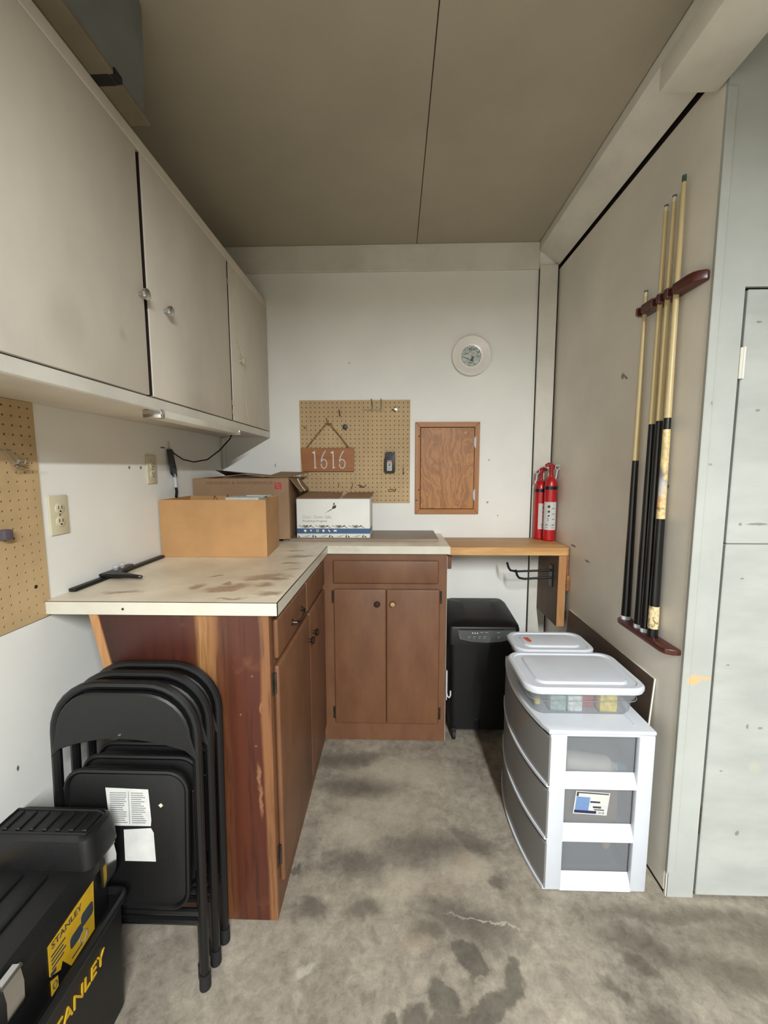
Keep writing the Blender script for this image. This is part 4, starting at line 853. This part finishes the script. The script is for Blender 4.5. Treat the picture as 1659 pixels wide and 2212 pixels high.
def cue(y, z0, z1, zs, label, fancy=False):
    x = XR - .0255; r = thing('pool_cue', label, 'cue', (x, y, z0), 'pool cues on the wall rack')
    R = lambda z: .0170 + (.0062 - .0170) * ((z - z0) / (z1 - z0)) ** .85
    seg = lambda a, c, mm, nm: obj(nm, B().cyl((x, y, a), (x, y, c), R(a), R(c), 16), mm, r)
    seg(zs, z1 - .02, M_maple, 'shaft'); seg(z1 - .02, z1 - .006, M_ivory if not fancy else mat('green_ferrule', (52, 78, 60), .5), 'ferrule'); seg(z1 - .006, z1, mat('tip_blue', (70, 92, 100), .8), 'tip')
    if not fancy:
        seg(z0 + .014, zs, M_blackg, 'butt'); seg(z0, z0 + .014, M_white, 'bumper')
    else:
        seg(zs - .037, zs, M_blackg, 'collar')
        m, t = base_mat('printed_maple', .3)
        w = t.warp(t.co, 50, .03); f, _ = t.noise(t.co, 90, 4)
        col = t.ramp(f, [(.4, (196, 170, 116)), (.6, (222, 198, 148))])
        for cc, st, z_, rz in (((92, 96, 104), .85, 1.415 - z0, .028), ((172, 176, 184), .8, 1.375 - z0, .035), ((190, 130, 84), .7, 1.33 - z0, .02), ((84, 70, 44), .7, 1.305 - z0, .006), ((150, 150, 110), .4, 1.50 - z0, .03)):
            col = t.mix(t.math('MULTIPLY', t.blob(w, (-.01, 0, z_), (.02, .014, rz), 0, .5), st), col, rgb(cc))
        t.link(col, t.bsdf.inputs['Base Color'])
        seg(1.272, zs - .037, m, 'printed_sleeve'); seg(.971, 1.272, M_blackg, 'grip')
        m2, t2 = base_mat('printed_cap', .35); f, _ = t2.noise(stretch(t2, t2.warp(t2.co, 30, .03), (1, 1, .6)), 80, 3)
        t2.link(t2.ramp(f, [(.42, (120, 108, 84)), (.5, (206, 184, 138)), (.7, (222, 202, 158))]), t2.bsdf.inputs['Base Color'])
        seg(.893, .971, m2, 'printed_cap'); seg(z0, .893, M_blackg, 'butt')
cue(1.553, .8626, 2.066, 1.468, 'shortest pool cue with black butt, farthest left in the wall rack')
cue(1.468, .8626, 2.298, 1.591, 'pool cue with long black butt, second from the left in the wall rack')
cue(1.429, .8626, 2.304, 1.598, 'pool cue with long black butt, directly left of the decorated cue')
cue(1.388, .8626, 2.336, 1.603, 'tallest pool cue with decorated cream sleeve, farthest right in the wall rack', True)

# ================================================================ FOLDING CHAIRS
ch = thing('folding_chair', 'x', 'chair', (-.722, .985, 0), 'folded chairs leaning on the cabinet end')
CX, CY = -.722, .985; w_ = .193; Lc = .870
def CP(x, y, z): return (CX + x, CY + y, z)
arc = []
for k in range(9):
    a = math.radians(90 * k / 8); arc.append((w_ - .13 + .13 * math.cos(a), Lc - .13 + .13 * math.sin(a)))
P_ = [(w_, .022), (w_, .4)] + arc
path = [CP(x, 0, z) for x, z in P_] + [CP(-x, 0, z) for x, z in reversed(P_)]
b = B(); b.tube(path, .0125, 10); obj('front_frame', b, M_blackmetal, ch)
for s_ in (-1, 1):
    b = B(); b.cyl(CP(s_ * w_, 0, .001), CP(s_ * w_, 0, .045), .0155, .0145, 12); obj('rubber_foot', b, M_rubber, ch)
top = [(x - .006, z - .008) for x, z in arc if z < Lc]; top = [(.199, .715)] + [((w_ - .011 - .122) + .122 * math.cos(math.radians(90 * k / 8)), Lc - .011 - .122 + .122 * math.sin(math.radians(90 * k / 8))) for k in range(9)]
low = [(x / 8 * .199, .735 - .05 * (x / 8) ** 2) for x in range(9)]
half = low[:-1] + [(.199, .672)] + top[1:]
def backY(x): return -.016 + .012 * (x / .2) ** 2
out = half + [(-x, z) for x, z in reversed(half)][:-1] if half[0][0] == 0 else half
b = B(); n_o = len(out)
cen_f = [CP(x, backY(x) - .008, z) for x, z in out]; cen_b = [CP(x, backY(x) + .006, z) for x, z in out]
inset = [CP(x * .97, backY(x) - .012, .785 + (z - .785) * .94) for x, z in out]
b.loft([cen_b, cen_f, inset]); obj('backrest', b, M_vinyl, ch)
b = B(); b.lathe([(.006, -.022), (.004, -.026)], CP(0, 0, .745), 10, 1); obj('backrest_rivet', b, M_steel, ch)
seat = rrect(-.166, .164, .245, .632, .05, 6); seat = [(x * (1.0 if z > .5 else .96), z) for x, z in seat]
b = B(); b.prism([(CX + x, z) for x, z in seat], 1, CY - .006, CY + .016, .007, 3); sp = obj('seat', b, M_vinyl, ch)
b = B(); b.tube([CP(x, -.005, z) for x, z in seat], .0075, 8, closed=True); obj('seat_rim', b, M_blackmetal, sp)
for s_ in (-1, 1):
    b = B(); b.tube([CP(s_ * .176, .016, .56), CP(s_ * .176, .020, .3), CP(s_ * .177, .022, .025)], .0105, 8); obj('rear_leg', b, M_blackmetal, ch)
    b = B(); b.cyl(CP(s_ * .177, .022, .006), CP(s_ * .177, .022, .045), .0135, seg=10); obj('rubber_foot', b, M_rubber, ch)
    b = B(); b.box(CP(s_ * .178 - .003, -.004, .35), CP(s_ * .178 + .003, .018, .58), .002, 1); obj('side_link', b, M_blackmetal, ch)
b = B(); b.tube([CP(-.176, .021, .175), CP(.176, .021, .175)], .0105, 8); obj('cross_bar', b, M_blackmetal, ch)
b = B(); b.tube([CP(-w_, 0, .225), CP(w_, 0, .225)], .009, 8); obj('cross_bar', b, M_blackmetal, ch)
chair0 = ch
# clones before the labels are stuck on the front one
TILT = math.radians(-2.0)
c2 = dup(chair0, (-.717, 1.042, 0), 'black folded chair in the middle of the leaning stack of three')
c3 = dup(chair0, (-.714, 1.098, 0), 'black folded chair at the back of the stack, against the cabinet end')
chair0['label'] = 'front black folded chair with white paper labels stuck under its seat'
yl = CY - .0075
LXC = CX + .017; ZU = .012
b = B(); b.prism([(LXC - .075, .587), (LXC + .042, .584), (LXC + .047, .497), (LXC + .045, .480), (LXC - .068, .479)], 1, yl - .0006, yl); s1 = obj('paper_label', b, M_paper, chair0); s1['label'] = 'white printed notice'
b = B(); b.box((LXC - .013, yl - .0011, .485), (LXC - .0115, yl - .0005, .577))
for k in range(15):
    z = .572 - .006 * k
    b.box((LXC - .064, yl - .0010, z), (LXC - .018 - .012 * random.random(), yl - .0005, z + .0022)); b.box((LXC - .006, yl - .0010, z), (LXC + .034 - .014 * random.random(), yl - .0005, z + .0022))
obj('print', b, M_ink, s1)['kind'] = 'stuff'
b = B(); b.prism([(LXC - .030, .468), (LXC + .045, .474), (LXC + .052, .461), (LXC + .055, .378), (LXC - .030, .378)], 1, yl - .0006, yl); s2 = obj('paper_label', b, M_paper, chair0); s2['label'] = 'blank white label'
b = B(); b.prism([(LXC + .068, .540), (LXC + .0755, .546), (LXC + .081, .539), (LXC + .074, .533)], 1, yl - .0006, yl); obj('small_sticker', b, M_ivory, chair0)
for c in (chair0, c2, c3): c.rotation_euler = (TILT, 0, 0)

# ================================================================ ROLLING TOOL BOX
M_tbx = mat('tool_box_black', (11, 11, 12), .45, .15, 30, .12, 300)
M_yel = mat('label_yellow', (192, 152, 28), .5, .10, 12)
tb = thing('rolling_tool_box', 'black rolling tool box with yellow label standing on the floor', 'tool box', (-.875, .76, 0))
bx0, bx1, by0, by1 = -1.022, -.742, .50, .952
lx1 = -.716
b = B(); b.loft([[(x, y, .012) for x, y in rrect(bx0 + .01, lx1 - .010, by0 + .01, by1 - .004, .02)], [(x, y, .318) for x, y in rrect(bx0, lx1, by0, by1, .02)], [(x, y, .318) for x, y in rrect(bx0 + .006, lx1 - .006, by0 + .006, by1 - .006, .016)], [(x, y, .293) for x, y in rrect(bx0 + .006, lx1 - .006, by0 + .006, by1 - .006, .016)]]); lower = obj('lower_bin', b, M_tbx, tb)
b = B(); b.tube([(x, y, .328) for x, y in rrect(bx0 - .001, lx1 + .003, by0 - .002, by1 + .003, .02)], .0105, 8, closed=True); obj('rim', b, M_tbx, lower)
b = B(); b.text('STANLEY', .046, (lx1 - .0005, .700, .236), (0, 1, 0), (0, 0, 1), .0015, .172, shear=.12); obj('lettering', b, M_yel, lower)
ux1 = -.750
b = B(); b.loft([[(x, y, .2935) for x, y in rrect(bx0 + .01, ux1, by0 + .01, by1 - .004, .02)], [(x, y, .440) for x, y in rrect(bx0 + .01, ux1 + .004, by0 + .01, by1, .02)]]); up_ = obj('upper_box', b, M_tbx, tb)
def LX(z): return ux1 + .004 * (z - .2935) / .1465
def side_prism(b, P, d0, d1):
    b.loft([[(LX(z) + d, y, z) for y, z in P] for d in (d0, d1)])
b = B(); side_prism(b, [(.756, .418), (.756, .345), (.784, .325), (.790, .340), (.812, .297), (.886, .300), (.890, .428)], .0004, .0014); lbv = obj('yellow_label', b, M_yel, up_); lbv['label'] = 'yellow printed label'
def sbox(b, y0_, y1_, z0_, z1_, d=.0021): side_prism(b, [(y0_, z0_), (y1_, z0_), (y1_, z1_), (y0_, z1_)], .0012, d)
b = B(); b.text('STANLEY', .020, (ux1 + .0054, .764, .402), (0, 1, 0), (0, 0, 1), .0004, .085)
for k in range(4): sbox(b, .762, .800 - .006 * (k % 2), .384 - .010 * k, .388 - .010 * k)
sbox(b, .815, .845, .310, .314); sbox(b, .758, .772, .340, .350); obj('print', b, M_inkdk, lbv)['kind'] = 'stuff'
b = B(); side_prism(b, rrect(.812, .850, .335, .366, .008, 3), .0012, .0020); side_prism(b, rrect(.846, .884, .350, .384, .008, 3), .0012, .0022); obj('print_picture', b, mat('print_slate', (54, 58, 64), .5), lbv)
b = B(); b.tube([(LX(.326) + .002, .850 + .012 * math.cos(a * PI / 5), .326 + .014 * math.sin(a * PI / 5)) for a in range(10)], .0012, 4, closed=True); obj('print_ring', b, M_ink, lbv)
b = B(); side_prism(b, [(.758, .332), (.776, .322), (.776, .296), (.758, .294)], .0004, .0014); obj('side_label', b, M_yel, up_)
b = B(); b.tube([(LX(.31) + .0018, .767 + .005 * math.cos(a * PI / 5), .311 + .008 * math.sin(a * PI / 5)) for a in range(10)], .001, 4, closed=True); obj('side_label_ring', b, M_inkdk, up_)
def lid_ring(z, e): return [(x, y, z) for x, y in rrect(bx0 + .006 + e, ux1 + .010 - e, by0 + .004 + e, by1 + .008 - e * .6, .022)]
b = B(); b.loft([lid_ring(.4405, 0), lid_ring(.466, 0), lid_ring(.488, .014)]); lid = obj('lid', b, M_tbx, up_)
b = B(); rr_ = lambda z, e: [(x, y, z) for x, y in rrect(bx0 + .010 + e * 1.5, ux1 + .026 - e * .9, .858 + e, by1 + .016 - e * .3, .024)]
b.loft([rr_(.486, 0), rr_(.520, .004), rr_(.552, .012), rr_(.560, .022)]); hump = obj('end_grip', b, M_tbx, up_)
for k in range(7):
    x = -.966 + .0335 * k
    q = B(); q.box((x, .890, .5595), (x + .012, .945, .5645), .002, 1); obj('grip_rib', q, M_vinyl, up_)
b = B(); b.tube([(-.980, .884, .5600), (-.980, .952, .5600), (-.768, .952, .5600), (-.744, .940, .5600), (-.748, .884, .5600)], .0035, 6, closed=True); obj('grip_frame', b, M_vinyl, up_)
for x in (-.955, -.895, -.835):
    q = B(); q.box((x, .53, .4875), (x + .022, .845, .4945), .004, 2); obj('lid_rib', q, M_vinyl, up_)
b = B(); b.prism([(-1.002, .72), (-.962, .72), (-.962, .836), (-1.002, .836)], 2, .4882, .4892); obj('lid_label', b, M_yel, up_)
for y in (.925, .660):
    b = B(); P = [(.484, .002), (.486, .016), (.450, .022), (.412, .020), (.390, .012), (.390, .004), (.412, .006)]
    b.loft([[(ux1 + .006 + n2, y + dy, z_) for z_, n2 in P] for dy in (-.018, .018)]); lt = obj('latch', b, M_chrome, up_)
    q = B(); q.cyl((ux1 + .020, y - .022, .480), (ux1 + .020, y + .022, .480), .0045, seg=8); obj('latch_pin', q, M_steel, up_)
for x in (bx0 + .04, bx1 - .04):
    b = B(); b.lathe([(.03, -.015), (.034, -.012), (.034, .012), (.03, .015)], (x, by0 + .05, .0345), 18, 0); obj('wheel', b, M_rubber, tb)
b = B(); b.box((bx0 + .03, by1 - .06, .001), (bx1 - .03, by1 - .03, .014)); obj('foot', b, M_rubber, tb)
